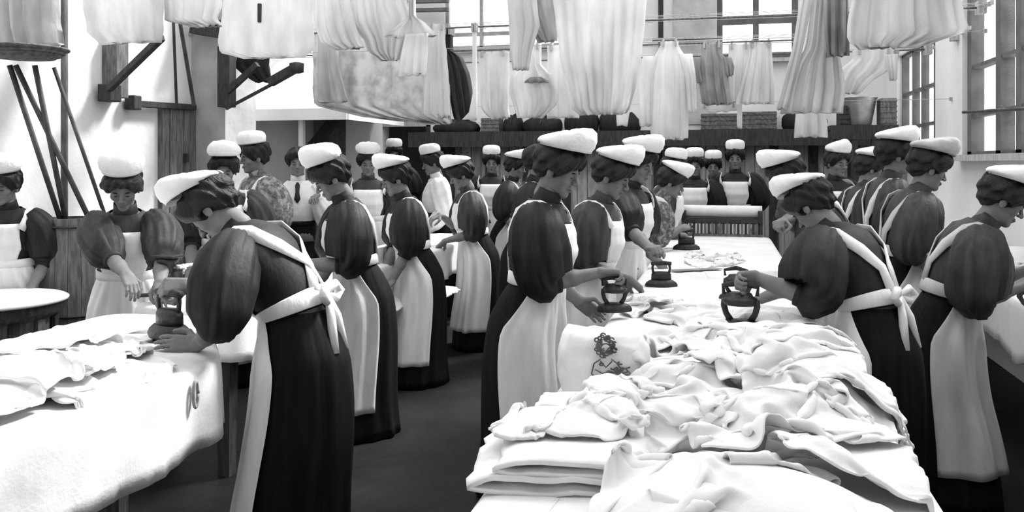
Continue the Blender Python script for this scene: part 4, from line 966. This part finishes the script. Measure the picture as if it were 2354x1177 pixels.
# centre
g('hung_sheet', 'translucent sheet before the left back window', 'D', [(-10, 1098, 1170), (100, 1100, 1166), (250, 1105, 1168), (272, 1125, 1172)], dy=.15, nf=4)
g('hung_gown', 'grey shaded gown hanging high beside the widest sheet', 'C', [(-10, 1180, 1275), (40, 1190, 1285), (95, 1235, 1280)], 'linen_pale', nf=3, dy=.1)
g('hung_chemise', 'white chemise above the bow blouse', 'C', [(-10, 1165, 1232), (60, 1170, 1240), (120, 1172, 1222), (160, 1178, 1215)], nf=3)
g('hung_sheet', 'widest white sheet at the top centre', 'C', [(-10, 1268, 1485), (60, 1275, 1480), (140, 1285, 1470), (200, 1300, 1460), (250, 1312, 1448), (262, 1330, 1440)], nf=6, fold=.03, thick=.06)
g('hung_blouse', 'white blouse with a dark curved neckline at centre', 'D', [(150, 1195, 1245), (175, 1172, 1270), (210, 1170, 1285), (240, 1180, 1282), (270, 1190, 1250)], nf=4, dy=-.3, parts=(('neck_band', [(178, 1222, 1248), (186, 1210, 1262), (190, 1208, 1264)], MATS['grey_hung_linen']),))
g('hung_bloomers', 'short white bloomers below the widest sheet', 'D', [(180, 1258, 1330), (240, 1255, 1335), (270, 1258, 1330)], nf=3, dy=-.15)
g('hung_collar_tab', 'small white tab hanging under the widest sheet', 'D', [(200, 1418, 1445), (255, 1416, 1448), (288, 1418, 1442)], nf=1, fold=.006, dy=-.35)
# right of centre
g('hung_nightgown', 'long white nightgown with sleeves, lowest at centre right', 'D', [(105, 1518, 1560), (135, 1500, 1578), (200, 1498, 1580), (290, 1492, 1580), (320, 1495, 1580)], nf=4, fold=.02, dy=-.2,
  sleeves=([(125, 1560, 1592), (180, 1575, 1600), (258, 1580, 1602)], [(130, 1478, 1515), (190, 1468, 1500), (290, 1470, 1500)]))
g('hung_blouse', 'grey short-sleeved blouse beside the long nightgown', 'D', [(126, 1612, 1660), (140, 1604, 1672), (190, 1606, 1674), (240, 1612, 1682)], 'linen_grey', nf=3, sleeves=([(132, 1592, 1612), (160, 1594, 1610), (190, 1600, 1615)], [(132, 1662, 1682), (155, 1668, 1688), (175, 1672, 1686)]))
g('hung_petticoat', 'white flared petticoat below the right back window', 'D', [(128, 1722, 1775), (180, 1708, 1780), (238, 1692, 1782)], nf=4, dy=.05)
g('hung_towel', 'grey towel behind the grey blouse and flared petticoat', 'D', [(140, 1675, 1722), (235, 1672, 1710)], 'linen_hung', dy=.12, nf=2)
g('hung_band', 'white apron band sagging before the wicker baskets', 'D', [(236, 1606, 1700), (248, 1612, 1706), (256, 1625, 1690)], nf=2, fold=.006, dy=.2, own=True, parts=(('apron_string', [(240, 1694, 1706), (294, 1694, 1706)], MATS['hung_linen']),))
g('hung_dress', 'long white dress with narrow neck, right of back window', 'B', [(-10, 1868, 1920), (60, 1858, 1922), (112, 1850, 1925), (150, 1820, 1935), (200, 1800, 1945), (258, 1790, 1938)], nf=5, fold=.025, thick=.09, sleeves=([(0, 1838, 1868), (110, 1822, 1845), (250, 1785, 1815)],))
g('hung_petticoat', 'short white petticoat under the narrow-necked dress', 'D', [(230, 1832, 1895), (285, 1826, 1900), (314, 1824, 1900)], nf=3, dy=-.4)
g('hung_trousers', 'dark grey trousers hanging right of the long dress', 'B', [(-10, 1893, 1948), (60, 1892, 1950), (128, 1895, 1950)], 'linen_grey', nf=3, thick=.09, dy=-.15)
g('hung_sheet', 'large white sheet with ragged hem at the top right', 'A', [(-10, 1960, 2208), (40, 1950, 2218), (78, 1946, 2232), (92, 1950, 2180), (108, 1970, 2130)], nf=6, fold=.02, thick=.06)
g('hung_cloth', 'grey striped cloth edge under the large ragged sheet', 'F', [(95, 1966, 2068), (140, 1968, 2066)], 'linen_grey', nf=4)
g('hung_shirt', 'white shirt slung sideways above the tin bucket', 'F', [(136, 1960, 2055), (160, 1930, 2052), (185, 1922, 2010), (215, 1925, 1980)], nf=3, dy=-.15, parts=(('cuff', [(126, 2030, 2062), (185, 2042, 2060)], MATS['hung_linen']),))

# ------------------------------------------------------------------ the women (heading: 90 faces left, -90 right, 180 towards the camera)
i_ = IR
# left side
person('woman at the left frame edge behind the small round table', 24, 5.2, 150, 4, 12, 0, cap='mob', capm='cap', near=True, h=.91, dress='dress', bib=True, puff=.9)
person('fair-capped woman with white bib facing us across the left table', 292, 4.5, 172, 10, 30, 0, near=True, h=.93, cap='mob', hairm='hair_brown', dress='dress_grey', hr=P(330, 716, 3.95), hl=P(372, 712, 4.0), puff=.85)
person('woman bending low over the left table with crossed white straps', 655, 3.25, 66, 39, 52, 0, near=True, h=.97, apron_wrap=1.4, hl=G(402, 806, ZTT+.005), hr=i_['p3'], pl='flat', pr='grip', cross=True, bow=True, puff=.95, wide=.95, elbow=(.5, -.2, -.5))
person('woman in wide cap standing behind the bending woman', 518, 5.9, 175, 4, 14, 0, h=.97, near=False, dress='dress_grey', cap='flat', captilt=-10)
person('woman turned left with speckled sleeve by the white hood post', 600, 6.7, 110, 3, 8, 0, dress='dress_print', cap='round', h=1.03)
person('woman in white blouse and dark tie with black skirt, no cap', 685, 7.4, 178, 0, 6, 0, cap=None, tie=True, dress='blouse', apron=None, sleeves='long', hr=P(640, 470, 7.2), hl=P(728, 470, 7.2))
person('puff-sleeved woman facing left, nearest on the left aisle', 812, 4.85, 94, 10, 30, 0, h=.955, near=True, cap='mob', apron='apron_shaded', hl=i_['a'], hr=P(700, 700, 4.75), pl='grip', puff=1.05)
person('woman half hidden between two ironers with white bib', 846, 7.9, 180, 2, 10, 0, cap='flat', dress='dress_grey')
person('second woman on the left aisle in a flat wide cap', 945, 5.95, 95, 10, 18, 0, h=.935, near=True, cap='flat', hl=P(888, 668, 5.7), hr=P(872, 650, 5.8), puff=1.02)
person('small figure in cap before the dark doorway', 906, 11.2, 180, 0, 6, 0, cap='round', h=1.07)
person('woman in white blouse and black skirt near the dark doorway', 1008, 8.7, 95, 2, 14, 0, cap='round', dress='blouse', apron=None, sleeves='long')
person('third woman on the left aisle holding a cloth', 1086, 7.1, 96, 7, 24, 0, h=.94, cap='flat', dress='dress_grey', hl=P(1010, 572, 6.95), hr=P(1000, 512, 7.1))
person('distant woman facing us with dark neck and pale bib', 1130, 9.7, 180, 0, 5, 0, cap='round', dress='dress')
person('distant woman in side view with one dark puff sleeve', 1176, 8.9, -100, 0, 10, 0, h=.97, cap='flat', apron='apron_shaded')
person('capless dark-haired woman behind the tall ironer', 1222, 6.6, -90, 2, 10, 0, cap=None, dress='dress')
# central table, left side
person('tall dark-haired woman ironing in profile, nearest at the central table', 1238, 3.9, -101, 6, 22, 8, near=True, cap='flat', captilt=-4, h=.985, hr=i_['d'], hl=P(1352, 722, 4.12), pr='grip', puff=1.08, wide=1.0)
person('second ironer along the left of the central table', 1362, 4.7, -104, 9, 24, 0, near=True, cap='flat', dress='dress_grey', hr=P(1465, 668, 4.5), hl=P(1435, 672, 4.95), h=.96)
person('third ironer with white bib leaning on her iron', 1436, 5.5, -118, 7, 18, 0, cap='flat', hr=i_['p18'], pr='grip', h=1.0)
person('fourth ironer stooping at the far left of the table', 1490, 6.7, -92, 24, 20, 0, cap='flat', captilt=16, dress='dress_print', hr=i_['p19'], pr='grip', hl=P(1585, 560, 6.95), h=.93)
person('small woman behind the stooping fourth ironer', 1528, 7.9, -100, 8, 10, 0, h=.97, cap='round', dress='dress_grey')
# far end
person('leftmost of three capped women facing us behind the press', 1597, 9.25, 180, 0, 4, 0, cap='round', h=.98)
person('middle and shortest of the three women behind the press', 1640, 9.9, 178, 0, 4, 0, cap='round', h=.97)
person('tallest of the three women behind the press', 1690, 9.3, 180, 0, 2, 0, cap='round', h=1.03)
# central table, right side
person('woman with downturned face reaching left behind the nearest right ironer', 0, 0, 188, 34, 26, 0, xy=(.64, 5.75), cap='flat', hr=i_['p24'], pr='grip', h=1.0, dress='dress_grey')
person('nearest right-hand ironer in broad flat cap, back turned', 1985, 3.6, 60, 32, 42, 0, near=True, h=.93, cap='flat', hl=i_['e'], pl='grip', bow=True, puff=1.08, hr=P(1720, 720, 3.9), elbow=(.55, -.2, -.6))
person('woman in pointed cap beyond the right-hand ironers', 1915, 7.5, -140, 2, 8, 0, cap='peak', dress='dress')
person('farthest woman working at the right bench', 1980, 6.75, -70, 4, 12, 0, h=.97, cap='flat', dress='dress_grey')
person('woman in upright white cap third along the right bench', 2038, 5.75, -72, 4, 4, 0, cap='flat', dress='dress_grey', h=1.03)
person('woman, apron and cap greyed for shade, second along the right bench', 2080, 4.95, -68, 14, 18, 0, near=True, cap='flat', capm='cap_shaded', apron='apron_shaded', dress='dress_grey', hr=P(2190, 660, 4.75), h=.99)
person('large woman at the right edge leaning to the bench', 2196, 3.92, -80, 25, 30, 0, h=.925, near=True, cap='flat', apron='apron_shaded', dress='dress_grey', hr=P(2375, 690, 3.75), hl=P(2390, 650, 3.95), puff=1.1, wide=1.12)
